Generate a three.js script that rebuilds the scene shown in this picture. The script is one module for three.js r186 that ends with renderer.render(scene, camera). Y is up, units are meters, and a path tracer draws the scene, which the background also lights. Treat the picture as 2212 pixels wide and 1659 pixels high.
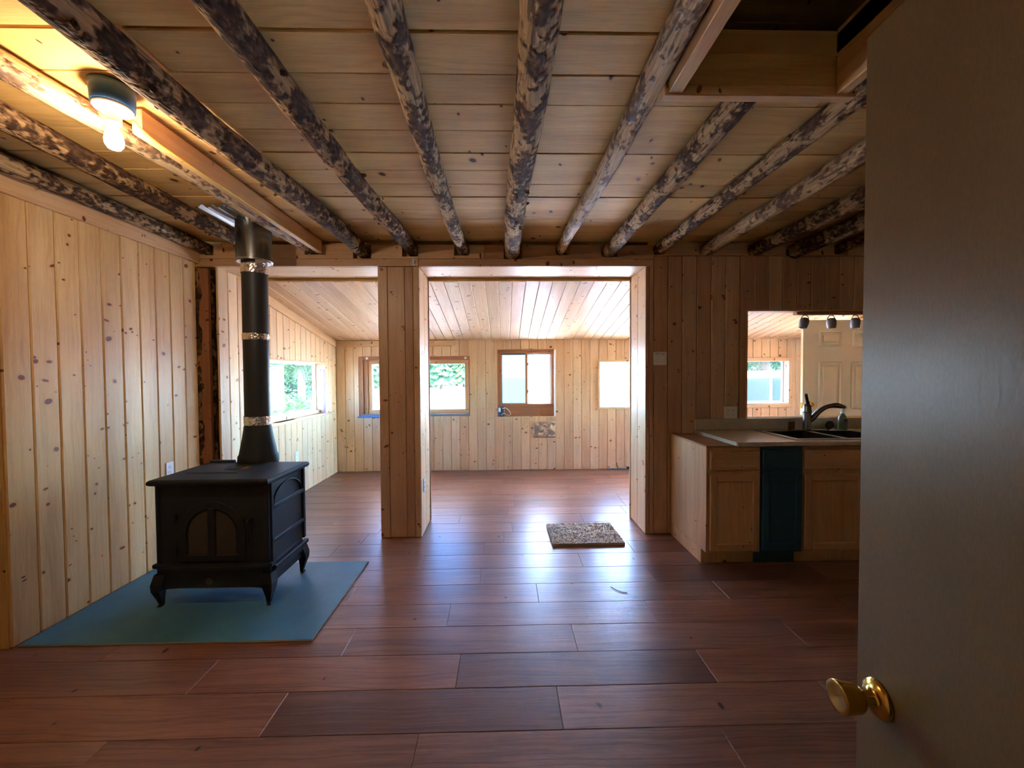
import * as THREE from 'three';
import { Sky } from 'three/addons/objects/Sky.js';
import { mergeGeometries } from 'three/addons/utils/BufferGeometryUtils.js';

// ───────────── camera, sky, sun, exposure ─────────────
const scene = new THREE.Scene();
const camera = new THREE.PerspectiveCamera(87.07, 2212 / 1659, 0.05, 400);
camera.position.set(0, 1.412, 0);
camera.rotation.order = 'YXZ';
camera.rotation.set(-0.02513, -0.02096, -0.00596);
scene.add(camera);

const renderer = new THREE.WebGLRenderer({ antialias: true });
renderer.toneMapping = THREE.LinearToneMapping;
renderer.toneMappingExposure = 5.4;
renderer.shadowMap.enabled = true;
renderer.shadowMap.type = THREE.PCFSoftShadowMap;

const SUN = new THREE.Vector3(0.30, 0.80, 0.52).normalize();
const sky = new Sky();
sky.name = 'sky';
sky.scale.setScalar(350);
sky.material.uniforms.turbidity.value = 3;
sky.material.uniforms.rayleigh.value = 1.2;
sky.material.uniforms.mieCoefficient.value = 0.004;
sky.material.uniforms.mieDirectionalG.value = 0.8;
sky.material.uniforms.sunPosition.value.copy(SUN);
scene.add(sky);
scene.backgroundIntensity = 7;

const sun = new THREE.DirectionalLight(0xffe2ba, 44);
sun.name = 'sun';
sun.position.copy(SUN).multiplyScalar(40);
sun.target.position.set(0, 0, -4);
sun.castShadow = true;
sun.shadow.mapSize.set(2048, 2048);
Object.assign(sun.shadow.camera, { left: -16, right: 16, top: 16, bottom: -16, near: 1, far: 90 });
scene.add(sun, sun.target);

const BULB_POWER = 0.28; // candela of the bare bulb
const BULB_COLOR = 0xffe6c4;

// ───────────── random numbers, noise ─────────────
let seed = 20260;
const rnd = () => { seed = (seed + 0x6D2B79F5) | 0; let t = Math.imul(seed ^ (seed >>> 15), 1 | seed); t = (t + Math.imul(t ^ (t >>> 7), 61 | t)) ^ t; return ((t ^ (t >>> 14)) >>> 0) / 4294967296; };
const rr = (a, b) => a + (b - a) * rnd();
const pick = (a) => a[Math.floor(rnd() * a.length)];
const hash = (x, y, s) => { let h = Math.imul(x, 374761393) ^ Math.imul(y, 668265263) ^ Math.imul(s, 2147483647 - 94906249); h = Math.imul(h ^ (h >>> 13), 1274126177); return ((h ^ (h >>> 16)) >>> 0) / 4294967296; };
const sm = (t) => t * t * (3 - 2 * t);
const mod = (a, n) => ((a % n) + n) % n;
function pn(x, y, px, py, s) {           // periodic value noise
  const xi = Math.floor(x), yi = Math.floor(y), fx = sm(x - xi), fy = sm(y - yi);
  const x0 = mod(xi, px), x1 = mod(xi + 1, px), y0 = mod(yi, py), y1 = mod(yi + 1, py);
  const a = hash(x0, y0, s), b = hash(x1, y0, s), c = hash(x0, y1, s), d = hash(x1, y1, s);
  return a + (b - a) * fx + (c - a) * fy + (a - b - c + d) * fx * fy;
}
const fbm = (x, y, px, py, s, o = 4) => { let v = 0, a = 0.5, n = 0; for (let i = 0; i < o; i++) { v += a * pn(x, y, px, py, s + i * 17); n += a; a *= 0.5; x *= 2; y *= 2; px *= 2; py *= 2; } return v / n; };
const clamp = (v, a = 0, b = 1) => Math.min(b, Math.max(a, v));
const mix = (a, b, t) => a + (b - a) * t;

// ───────────── textures ─────────────
function tex(w, h, fn, srgb) {
  const d = new Uint8Array(w * h * 4);
  for (let y = 0; y < h; y++) for (let x = 0; x < w; x++) {
    const c = fn(x, y), i = (y * w + x) * 4;
    d[i] = clamp(c[0], 0, 255); d[i + 1] = clamp(c[1], 0, 255); d[i + 2] = clamp(c[2], 0, 255); d[i + 3] = 255;
  }
  const t = new THREE.DataTexture(d, w, h);
  t.wrapS = t.wrapT = THREE.RepeatWrapping; t.magFilter = THREE.LinearFilter; t.minFilter = THREE.LinearMipmapLinearFilter; t.generateMipmaps = true;
  if (srgb) t.colorSpace = THREE.SRGBColorSpace;
  t.needsUpdate = true; return t;
}
const TW = 2.56, TH = 0.64;              // metres covered by a wood texture: along the grain, across it
function woodTexture({ s, light, dark, knot, knots, rMin, rMax, rings, streak, W = 2048, H = 512 }) {
  const ku = new Float32Array(W * H), kd = new Float32Array(W * H).fill(9);   // push of the grain, distance to a knot in radii
  for (let k = 0; k < knots; k++) {
    const cx = hash(k, 1, s) * W, cy = hash(k, 2, s) * H, r = mix(rMin, rMax, Math.pow(hash(k, 3, s), 2.2)) * W / TW, e = mix(0.65, 1.2, hash(k, 4, s)), e2 = mix(0.9, 2.3, hash(k, 6, s)), R = Math.ceil(r * 9), a = (hash(k, 5, s) - 0.5) * 0.9;
    for (let j = -R; j <= R; j++) for (let i = -R * 2; i <= R * 2; i++) {
      const x = mod(Math.round(cx) + i, W), y = mod(Math.round(cy) + j, H), p = y * W + x;
      const q = Math.hypot((i * Math.cos(a) + j * Math.sin(a)) / (r * e), (j * Math.cos(a) - i * Math.sin(a)) / (r * e2));
      if (q < kd[p]) kd[p] = q;
      ku[p] += (j / r) * Math.exp(-(i * i) / (r * r * 26) - (j * j) / (r * r * 7)) * r * 0.9;
    }
  }
  const bump = new Float32Array(W * H);
  const color = tex(W, H, (x, y) => {
    const p = y * W + x, u = x / W, v = (y - ku[p]) / H;
    const warp = fbm(u * 5, v * 3, 5, 3, s + 5, 3);
    const ring = clamp(1.5 * pn((v * rings + warp * 4.0) * 2, u * 5, rings * 2, 5, s + 3) - 0.25);
    const fib = pn(u * 90, v * 420, 90, 420, s + 9), fib2 = pn(u * 24, v * 150, 24, 150, s + 11);
    const tone = fbm(u * 4, v * 6, 4, 6, s + 13, 3);
    let t = clamp(0.15 + 0.42 * Math.pow(ring, 2) * streak + 0.25 * (fib - 0.5) + 0.3 * (fib2 - 0.5) + 0.75 * (tone - 0.5));
    let c = [0, 1, 2].map((i) => mix(light[i], dark[i], t));
    const q = kd[p] + (fib2 - 0.5) * 0.25;
    if (q < 2.2) {
      const halo = clamp((2.2 - q) / 1.4) * 0.34, core = clamp((1.08 - q) / 0.16);
      c = c.map((v2, i) => mix(v2, knot[i] * 1.6, halo));
      const rk = 0.75 + 0.35 * Math.sin(q * 14);
      c = c.map((v2, i) => mix(v2, knot[i] * rk, core));
    }
    bump[p] = 0.6 - 0.35 * ring * streak + 0.25 * fib - (q < 1 ? 0.2 : 0);
    return c;
  }, true);
  const b = tex(W, H, (x, y) => { const v = 255 * clamp(bump[y * W + x]); return [v, v, v]; });
  return { color, b };
}
const PINE = woodTexture({ s: 11, light: [228, 194, 150], dark: [192, 148, 104], knot: [142, 86, 50], knots: 62, rMin: 0.003, rMax: 0.0125, rings: 34, streak: 0.55 });
const PINE2 = woodTexture({ s: 23, light: [222, 184, 138], dark: [184, 138, 94], knot: [136, 80, 46], knots: 36, rMin: 0.004, rMax: 0.011, rings: 22, streak: 0.62 });
const ROUGH = woodTexture({ s: 37, light: [226, 186, 118], dark: [186, 138, 80], knot: [96, 60, 36], knots: 22, rMin: 0.005, rMax: 0.014, rings: 12, streak: 0.6 });
const VINYL = woodTexture({ s: 51, light: [152, 106, 82], dark: [88, 57, 45], knot: [60, 38, 32], knots: 5, rMin: 0.005, rMax: 0.010, rings: 44, streak: 0.75 });
function barkTexture(s, barkShare, darkC, midC, pale) {
  const W = 1024, H = 256, hgt = new Float32Array(W * H);
  const color = tex(W, H, (x, y) => {
    const u = x / W, v = y / H;
    const patch = fbm(u * 18, v * 6, 18, 6, s, 5), flake = fbm(u * 84, v * 22, 84, 22, s + 40, 3), fib = pn(u * 40, v * 90, 40, 90, s + 50);
    const crack = pn(u * 22, v * 46, 22, 46, s + 70);
    const b = clamp((patch + (flake - 0.5) * 0.55 - (1 - barkShare)) * 5 + 0.5);
    let c = [0, 1, 2].map((i) => mix(pale[i] * (0.78 + 0.3 * fib), mix(midC[i], darkC[i], clamp(flake * 1.7 - 0.25)), b));
    if (crack < 0.16 && b < 0.5) c = c.map((q) => q * 0.62);
    hgt[y * W + x] = 0.3 + b * (0.25 + 0.45 * flake) + 0.12 * fib;
    return c;
  }, true);
  return { color, b: tex(W, H, (x, y) => { const v = 255 * clamp(hgt[y * W + x]); return [v, v, v]; }) };
}
const BARK_DARK = barkTexture(101, 0.57, [56, 37, 25], [112, 80, 56], [170, 132, 92]);
const BARK_MIX = barkTexture(131, 0.50, [62, 42, 29], [122, 89, 62], [188, 154, 112]);
const BARK_PEEL = barkTexture(171, 0.40, [96, 70, 50], [150, 114, 80], [204, 170, 124]);
function grainTexture(s, lo, hi, n = 6, W = 256) {
  return tex(W, W, (x, y) => { const t = 0.6 * fbm(x / W * n, y / W * n, n, n, s, 4) + 0.4 * hash(x, y, s); return [0, 1, 2].map((i) => mix(lo[i], hi[i], t)); }, true);
}
const HEARTH_T = grainTexture(201, [40, 88, 106], [82, 134, 152], 5, 512);
const IRON_T = grainTexture(203, [20, 22, 26], [34, 36, 40], 8, 512);
const LAM_T = grainTexture(205, [176, 160, 138], [206, 192, 168], 20, 256);
const DOOR_T = grainTexture(207, [92, 69, 38], [120, 92, 54], 4, 512);
const GROUND_T = grainTexture(209, [200, 190, 172], [234, 226, 208], 24, 512);
const FUZZ_T = grainTexture(211, [190, 178, 160], [236, 228, 212], 30, 256);
const BUMP_T = tex(256, 256, (x, y) => { const v = 255 * (0.5 * fbm(x / 16, y / 16, 16, 16, 300, 3) + 0.5 * hash(x, y, 301)); return [v, v, v]; });

// ───────────── materials ─────────────
const M = {};
const std = (o) => new THREE.MeshStandardMaterial(o);
const phy = (o) => new THREE.MeshPhysicalMaterial(o);
const wood = (T, tint, rough, bump = 0.0006, extra = {}) => phy({ map: T.color, bumpMap: T.b, bumpScale: bump, color: new THREE.Color().setRGB(...tint), roughness: rough, ...extra });
M.pine = [[1, 1, 1], [0.94, 0.9, 0.86], [1, 0.95, 0.88], [0.9, 0.86, 0.82], [0.97, 0.93, 0.93]].map((t, i) => wood(i % 2 ? PINE2 : PINE, t, 0.42));
M.pineGold = [[0.98, 0.9, 0.66], [0.93, 0.85, 0.62], [1, 0.94, 0.72], [0.9, 0.81, 0.58], [0.95, 0.87, 0.64]].map((t, i) => wood(i % 2 ? PINE2 : PINE, t, 0.42));
M.pineShaded = [[0.76, 0.68, 0.73], [0.68, 0.59, 0.64], [0.8, 0.73, 0.77], [0.7, 0.61, 0.66], [0.84, 0.78, 0.81]].map((t, i) => wood(i % 2 ? PINE2 : PINE, t, 0.4));  // backlit dimness put into the pine tint of kitchen wall, column and header
M.pineWhite = [[1, 1, 1], [0.92, 0.9, 0.89], [1, 0.96, 0.9], [0.97, 0.93, 0.92]].map((t, i) => wood(i === 3 ? PINE2 : PINE, t, 0.5));
M.ceil = [[0.97, 0.94, 0.88], [0.88, 0.85, 0.8], [1, 0.97, 0.9], [0.92, 0.88, 0.82]].map((t) => wood(ROUGH, t, 0.72));
M.trim = wood(PINE2, [0.95, 0.88, 0.78], 0.5);
M.trimDark = wood(PINE2, [0.62, 0.46, 0.36], 0.6);
M.redwood = wood(PINE2, [0.52, 0.32, 0.24], 0.6);
M.carcass = wood(ROUGH, [0.9, 0.86, 0.8], 0.9);
M.vinyl = [[1, 1, 1], [0.82, 0.78, 0.78], [1.0, 0.92, 0.86], [0.9, 0.9, 0.92], [0.56, 0.52, 0.55]].map((t) => wood(VINYL, t, 0.34, 0.0008));
M.barkDark = wood(BARK_DARK, [1, 1, 1], 0.9, 0.014, { specularIntensity: 0.4 });
M.barkMix = wood(BARK_MIX, [1, 1, 1], 0.85, 0.012, { specularIntensity: 0.5 });
M.barkPeel = wood(BARK_PEEL, [1, 1, 1], 0.7, 0.008);
M.iron = std({ map: IRON_T, bumpMap: BUMP_T, bumpScale: 0.0006, roughness: 0.62, metalness: 0.25 });
M.ironPipe = std({ color: 0x2b2d30, bumpMap: BUMP_T, bumpScale: 0.0003, roughness: 0.5, metalness: 0.4 });
M.chromeDark = std({ color: 0x8b8f94, roughness: 0.24, metalness: 1 });
M.steel = std({ color: 0xc8cacc, roughness: 0.28, metalness: 1 });
M.foil = std({ color: 0xe6e6e8, roughness: 0.22, metalness: 1 });
M.galv = std({ color: 0xb9bcbe, roughness: 0.38, metalness: 0.95, bumpMap: BUMP_T, bumpScale: 0.0005 });
M.brass = std({ color: 0xc9a04e, roughness: 0.2, metalness: 1 });
M.hearth = std({ map: HEARTH_T, bumpMap: BUMP_T, bumpScale: 0.0008, roughness: 0.55 });
M.cement = std({ color: 0x8f8d86, roughness: 0.9 });
M.rust = std({ color: 0x8a5a2c, roughness: 0.9 });
M.glassDark = phy({ color: 0x3a322a, roughness: 0.3, metalness: 0.0 });
M.laminate = std({ map: LAM_T, roughness: 0.35 });
M.cabinet = wood(PINE2, [0.8, 0.68, 0.6], 0.5);
M.cabPanel = wood(PINE2, [0.98, 0.88, 0.78], 0.5);
M.teal = std({ color: 0x1c4660, roughness: 0.42, bumpMap: BUMP_T, bumpScale: 0.0003 });
M.sinkM = std({ color: 0x3a3c3e, roughness: 0.35, metalness: 0.6 });
M.white = std({ color: 0xe9e6e0, roughness: 0.45 });
M.whiteDoor = std({ color: 0xe6e2e2, roughness: 0.4 });
M.plastic = std({ color: 0xe4e4e2, roughness: 0.35 });
M.black = std({ color: 0x0c0c0d, roughness: 0.5 });
M.boxBlue = std({ color: 0x1d3f63, roughness: 0.45 });
M.porcelain = std({ color: 0xe8eaec, roughness: 0.3 });
M.cable = std({ color: 0xe6c24a, roughness: 0.5 });
M.wire = std({ color: 0xe8e4da, roughness: 0.5 });
M.doorWood = phy({ map: DOOR_T, roughness: 0.3, bumpMap: BUMP_T, bumpScale: 0.0002 });
M.glass = phy({ color: 0xffffff, transmission: 1, thickness: 0, roughness: 0, ior: 1.45 });
M.glassDimmed = phy({ color: new THREE.Color().setRGB(0.19, 0.2, 0.21), transmission: 1, thickness: 0, roughness: 0, ior: 1.45 });  // clear panes darkened so the bright outdoors does not wash out
M.glassDimmedMore = phy({ color: new THREE.Color().setRGB(0.115, 0.125, 0.14), transmission: 1, thickness: 0, roughness: 0, ior: 1.45 });  // clear glass darkened further to dim the view outside
M.frost = phy({ color: 0xffffff, transmission: 0.95, thickness: 0, roughness: 0.75, ior: 1.3 });
M.frostBlue = phy({ color: new THREE.Color().setRGB(0.017, 0.0235, 0.028), transmission: 0.9, thickness: 0, roughness: 0.8, ior: 1.3 });
M.vinylWhite = std({ color: 0xf0f0f2, roughness: 0.4 });
M.purple = std({ color: 0xa98bd0, roughness: 0.8, bumpMap: BUMP_T, bumpScale: 0.002 });
M.blueFilm = std({ color: 0x3f7fd6, roughness: 0.5 });
M.gray = std({ color: 0x77777b, roughness: 0.6 });
M.lampGray = std({ color: 0x8d8b90, roughness: 0.5, metalness: 0.2 });
M.fuzz = std({ map: FUZZ_T, roughness: 1, bumpMap: BUMP_T, bumpScale: 0.006 });
M.bulb = std({ color: 0xffffff, emissive: 0xfff2dc, emissiveIntensity: 3, roughness: 0.3 });
M.ground = std({ map: GROUND_T, roughness: 1 });
M.needle = [0x3c5e2c, 0x2c4c2a, 0x486c34].map((c) => phy({ color: c, roughness: 1, transmission: 0.3, thickness: 0, side: THREE.DoubleSide }));
M.leaf = phy({ color: 0x4c7030, roughness: 1, transmission: 0.35, thickness: 0, side: THREE.DoubleSide });
M.bark = std({ color: 0x6a5442, roughness: 1 });
M.carPaint = phy({ color: 0xe4e8ea, roughness: 0.3, clearcoat: 0.8, clearcoatRoughness: 0.05 });
M.carGlass = phy({ color: 0x16324e, roughness: 0.05, metalness: 0.1 });
M.rubber = std({ color: 0x17181a, roughness: 0.9 });
M.soap = phy({ color: 0xdff0e4, transmission: 0.9, thickness: 0.03, roughness: 0.05, ior: 1.35, attenuationColor: new THREE.Color(0x6fae86), attenuationDistance: 0.3 });
M.sponge = std({ color: 0x5a3a2a, roughness: 1 });
M.thread = std({ color: 0x2a1e18, roughness: 1 });
M.concreteDark = std({ color: 0x3a332c, roughness: 1 });

// ───────────── geometry helpers ─────────────
const V3 = (x, y, z) => new THREE.Vector3(x, y, z);
function fromTris(tris) {
  const pos = new Float32Array(tris.length * 9), nor = new Float32Array(tris.length * 9);
  const a = V3(), b = V3(), n = V3();
  tris.forEach((t, i) => {
    n.crossVectors(a.subVectors(t[1], t[0]), b.subVectors(t[2], t[0])).normalize();
    t.forEach((p, k) => { pos.set([p.x, p.y, p.z], i * 9 + k * 3); nor.set([n.x, n.y, n.z], i * 9 + k * 3); });
  });
  const g = new THREE.BufferGeometry();
  g.setAttribute('position', new THREE.BufferAttribute(pos, 3)); g.setAttribute('normal', new THREE.BufferAttribute(nor, 3));
  g.setAttribute('uv', new THREE.BufferAttribute(new Float32Array(tris.length * 6), 2));
  return g;
}
// box from corner to corner with chamfered edges (44 triangles), or plain (12) when b = 0
function box(x0, x1, y0, y1, z0, z1, b = 0) {
  const c = V3((x0 + x1) / 2, (y0 + y1) / 2, (z0 + z1) / 2), h = [Math.abs(x1 - x0) / 2, Math.abs(y1 - y0) / 2, Math.abs(z1 - z0) / 2];
  b = Math.min(b, ...h.map((q) => q * 0.95));
  const v = (s, ax) => V3(...[0, 1, 2].map((i) => s[i] * (i === ax ? h[i] : h[i] - b)));
  const T = [], quad = (p) => { for (const t of [[p[0], p[1], p[2]], [p[0], p[2], p[3]]]) tri(t); };
  const tri = (t) => { const n = V3().crossVectors(V3().subVectors(t[1], t[0]), V3().subVectors(t[2], t[0])), m = V3().add(t[0]).add(t[1]).add(t[2]); T.push(n.dot(m) < 0 ? [t[0], t[2], t[1]] : t); };
  for (let ax = 0; ax < 3; ax++) for (const s of [-1, 1]) {
    const o = [0, 1, 2].filter((i) => i !== ax), S = (i, j) => { const q = [0, 0, 0]; q[ax] = s; q[o[0]] = i; q[o[1]] = j; return q; };
    quad([v(S(-1, -1), ax), v(S(1, -1), ax), v(S(1, 1), ax), v(S(-1, 1), ax)]);
  }
  if (b > 0) {
    for (let ax = 0; ax < 3; ax++) { const [p, q] = [0, 1, 2].filter((i) => i !== ax); for (const i of [-1, 1]) for (const j of [-1, 1]) { const S = (k) => { const r = [0, 0, 0]; r[ax] = k; r[p] = i; r[q] = j; return r; }; quad([v(S(-1), p), v(S(1), p), v(S(1), q), v(S(-1), q)]); } }
    for (const i of [-1, 1]) for (const j of [-1, 1]) for (const k of [-1, 1]) tri([0, 1, 2].map((ax) => v([i, j, k], ax)));
  }
  T.forEach((t) => t.forEach((p, i) => { t[i] = p.clone().add(c); }));
  return fromTris(T);
}
// uv in metres: u along the grain axis, v across it
function woodUV(g, grain = 0, ou = rnd(), ov = rnd()) {
  const p = g.attributes.position, n = g.attributes.normal, uv = g.attributes.uv;
  for (let i = 0; i < p.count; i++) {
    const P = [p.getX(i), p.getY(i), p.getZ(i)], N = [n.getX(i), n.getY(i), n.getZ(i)].map(Math.abs);
    const ax = N.indexOf(Math.max(...N)), o = [0, 1, 2].filter((k) => k !== ax);
    let u, v; if (ax === grain) { u = P[o[0]] * 0.15; v = P[o[1]]; } else { u = P[grain]; v = P[o.find((k) => k !== grain)]; }
    uv.setXY(i, u / TW + ou, v / TH + ov);
  }
  return g;
}
const nonIdx = (g) => { const r = g.index ? g.toNonIndexed() : g; for (const k of Object.keys(r.attributes)) if (!['position', 'normal', 'uv'].includes(k)) r.deleteAttribute(k); return r; };
const merge = (a) => mergeGeometries(a.map(nonIdx));
const used = {};
const numbered = (n) => { const k = used[n] = (used[n] ?? -1) + 1; return k ? n + '_' + String(k).padStart(3, '0') : n; };
function mesh(name, g, m, parent = scene) {
  const o = new THREE.Mesh(Array.isArray(g) ? merge(g) : g, m);
  o.name = parent === scene ? numbered(name) : name; o.castShadow = o.receiveShadow = true; parent.add(o); return o;
}
function thing(name, label, category, pos = [0, 0, 0], turn = 0, group) {
  const o = new THREE.Group(); o.name = numbered(name); o.position.set(...pos); o.rotation.y = turn; o.userData = { label, category }; if (group) o.userData.group = group; scene.add(o); return o;
}
function tag(o, label, category, group) { Object.assign(o.userData, { label, category }, group ? { group } : {}); return o; }
function struct(name, label, category) { const o = new THREE.Group(); o.name = numbered(name); o.userData = { kind: 'structure', label, category }; scene.add(o); return o; }
const cyl = (r0, r1, h, seg = 24, open = false) => new THREE.CylinderGeometry(r1, r0, h, seg, 1, open);   // r0 below, r1 above
const at = (g, x, y, z) => g.translate(x, y, z);
const lathe = (pts, seg = 32) => new THREE.LatheGeometry(pts.map(([r, y]) => new THREE.Vector2(r, y)), seg);
const tube = (pts, r, n = 32, rad = 8, closed = false) => new THREE.TubeGeometry(new THREE.CatmullRomCurve3(pts.map((p) => V3(...p)), closed), n, r, rad, closed);
const wbox = (grain, ...a) => woodUV(box(...a), grain);

// ───────────── walls of vertical boards ─────────────
const FRAMES = {                          // room-facing directions: s runs along the wall, n into the room
  back: (z) => ({ m: new THREE.Matrix4().makeBasis(V3(1, 0, 0), V3(0, 1, 0), V3(0, 0, 1)).setPosition(0, 0, z) }),
  left: (x) => ({ m: new THREE.Matrix4().makeBasis(V3(0, 0, -1), V3(0, 1, 0), V3(1, 0, 0)).setPosition(x, 0, 0) }),
  right: (x) => ({ m: new THREE.Matrix4().makeBasis(V3(0, 0, 1), V3(0, 1, 0), V3(-1, 0, 0)).setPosition(x, 0, 0) }),
  front: (z) => ({ m: new THREE.Matrix4().makeBasis(V3(-1, 0, 0), V3(0, 1, 0), V3(0, 0, -1)).setPosition(0, 0, z) }),
};
function cells(s0, s1, y0, y1, holes) {   // rectangles left of a wall when its openings are taken out
  const xs = [...new Set([s0, s1, ...holes.flatMap((h) => [h[0], h[1]])].filter((v) => v >= s0 && v <= s1))].sort((a, b) => a - b), out = [];
  for (let i = 0; i + 1 < xs.length; i++) {
    const a = xs[i], b = xs[i + 1], mid = (a + b) / 2, cut = holes.filter((h) => h[0] < mid && h[1] > mid).sort((p, q) => p[2] - q[2]);
    let y = y0; for (const h of cut) { if (h[2] > y) out.push([a, b, y, Math.min(h[2], y1)]); y = Math.max(y, h[3]); } if (y < y1) out.push([a, b, y, y1]);
  }
  return out;
}
function backing(parent, frame, s0, s1, y0, y1, holes, n0, n1, m = M.carcass) {
  const o = mesh('backing', cells(s0, s1, y0, y1, holes).map(([a, b, c, d]) => woodUV(box(a, b, c, d, n0, n1), 1)), m, parent); o.geometry.applyMatrix4(frame.m); return o;
}
function boards(parent, frame, s0, s1, step, y0, y1, holes, mats, T = 0.018, face = 0) {
  const n = Math.max(1, Math.round((s1 - s0) / step)), w = (s1 - s0) / n;
  for (let i = 0; i < n; i++) {
    const a = s0 + i * w, b = a + w, top = typeof y1 === 'function' ? Math.min(y1(a), y1(b)) : y1, j = rr(-0.0012, 0.0008) + face, ou = rnd(), ov = rnd(), m = pick(mats), g = 0.0016;
    const cs = cells(a, b, y0, top, holes.filter((h) => h[1] > a + 1e-4 && h[0] < b - 1e-4));
    const split = new Set(cs.map((c) => c[0])).size > 1;
    const geo = cs.map((c) => woodUV(split ? box(c[0] + (c[0] === a ? g : 0), c[1] - (c[1] === b ? g : 0), c[2], c[3], j - T, j) : box(c[0] + g, c[1] - g, c[2], c[3], j - T, j, 0.0055), 1, ou, ov).applyMatrix4(frame.m));
    if (split) mesh('board', geo, m, parent); else geo.forEach((q) => mesh('board', q, m, parent));
  }
}

// ───────────── the setting ─────────────
const XL = -2.56, XR = 4.45, ZW = -3.485, ZB = -3.89, ZR = -5.9, XA = -2.42, YC = 2.54, ZF = 0.06;
const addY = (z) => 1.905 + (z - ZR) * 0.198;   // underside of the sloped ceiling

// floor: 9 x 48 inch planks
{
  const f = struct('floor', 'reddish brown wood plank floor running through both rooms', 'floor');
  mesh('subfloor', box(-2.75, 4.6, -0.14, -0.007, -6.05, 1.9), M.concreteDark, f);
  const known = { 0: -0.225, [-1]: 0.23, [-2]: 0.854, 1: 0.37, 2: -0.331, 3: 0.21, 4: -0.17, 5: 0.574, 6: -0.169 }, dark = { '0:0': 4, '-1:-1': 4, '2:0': 3, '4:1': 4 };
  const w = 0.2237, L = 1.195;
  for (let k = -9; k <= 18; k++) {
    const z1 = -1.788 - w * k, z0 = Math.max(z1 - w, ZR), zt = Math.min(z1, 0.2); if (z0 >= zt - 0.01) continue;
    const off = known[k] ?? rr(-0.6, 0.6);
    for (let i = -4; i <= 4; i++) {
      const a = Math.max(off + i * L, -2.62), b = Math.min(off + (i + 1) * L, XR + 0.02); if (b - a < 0.02) continue;
      const mi = dark[k + ':' + i] ?? Math.floor(rnd() * 4);
      mesh('plank', woodUV(box(a + 0.0007, b - 0.0007, -0.007, rr(-0.0004, 0), z0 + 0.0009, zt - 0.0009, 0.0016), 0), M.vinyl[mi], f);
    }
  }
  mesh('hall_planks', wbox(0, -1.2, 2, -0.007, 0, 0.2, 1.9), M.vinyl[1], f);
}

// left wall: tongue and groove pine, top rail, closet opening where the boards end
{
  const w = struct('wall_left', 'vertical knotty pine board wall behind the wood stove', 'wall'), F = FRAMES.left(XL);
  const CL = [1.3, 2.118, 0, 2.03];         // closet opening in the near part of the wall
  backing(w, F, -0.2, 3.445, 0, 2.56, [CL], -0.14, -0.0185);
  boards(w, F, 2.12, 3.445, 0.1262, 0, 2.36, [], M.pineGold);
  boards(w, F, -0.05, 2.118, 0.1275, 0, 2.36, [CL], M.pineGold);
  mesh('closet_shell', [box(-3.5, -3.42, -0.1, 2.2, -2.3, -1.1), box(-3.42, -2.7, -0.1, 2.2, -2.3, -2.22), box(-3.42, -2.7, -0.1, 2.2, -1.18, -1.1), box(-3.42, -2.7, 2.1, 2.2, -2.3, -1.1), box(-3.42, -2.62, -0.1, -0.005, -2.3, -1.1)].map((g) => woodUV(g, 1)), M.carcass, w);
  mesh('top_rail', wbox(2, XL, XL + 0.022, 2.352, 2.505, -3.46, 0.05, 0.004), M.trim, w);
  mesh('corner_cover', box(-2.86, -2.72, 0, 2.56, -4.0, -3.43), M.carcass, w);
}
// wall between the two rooms: column, header, kitchen side with a pass-through
const PASS = [2.128, 3.4, 1.012, 1.945];
const LOGS = [ // x near (z = -1.2), x at the header, radius, bark, label
  [-2.47, -2.49, 0.052, 'barkMix', 'log ceiling joist running along the top of the pine wall behind the stove'],
  [-2.06, -2.06, 0.06, 'barkDark', 'bark-covered log ceiling joist that meets the chrome chimney pipe'],
  [-1.715, -1.61, 0.05, 'barkPeel', 'slim peeled log joist with a flat plank nailed along its side'],
  [-1.25, -1.19, 0.066, 'barkDark', 'thick dark bark log joist beside the bare light bulb'],
  [-0.815, -0.785, 0.058, 'barkDark', 'dark flaky bark log joist over the gap between stove and pine column'],
  [-0.345, -0.349, 0.054, 'barkMix', 'mottled bark log joist over the pine column side of the wide doorway'],
  [0.104, 0.087, 0.068, 'barkMix', 'thickest patchy bark log joist over the middle of the wide doorway'],
  [0.552, 0.514, 0.05, 'barkPeel', 'pale peeled log joist running along the edge of the ceiling hatch'],
  [0.94, 0.915, 0.06, 'barkMix', 'short log joist cut off at the ceiling hatch frame'],
  [1.39, 1.335, 0.05, 'barkMix', 'slim knobbly log joist passing the far corner of the hatch over the cabinets'],
  [1.76, 1.757, 0.056, 'barkPeel', 'smooth brown peeled log joist above the kitchen switch plate wall'],
  [2.2, 2.175, 0.062, 'barkDark', 'dark log joist above the start of the kitchen pass-through'],
  [2.6, 2.53, 0.066, 'barkDark', 'dark log joist above the middle of the kitchen pass-through'],
  [3.0, 2.94, 0.05, 'barkDark', 'blackened slim log joist above the sink'],
];
const notch = (a, b) => LOGS.filter(([, x]) => x > a && x < b).map(([, x, r]) => [x - r - 0.01, x + r + 0.01, YC - 2 * r - 0.012, 9]);
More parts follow.
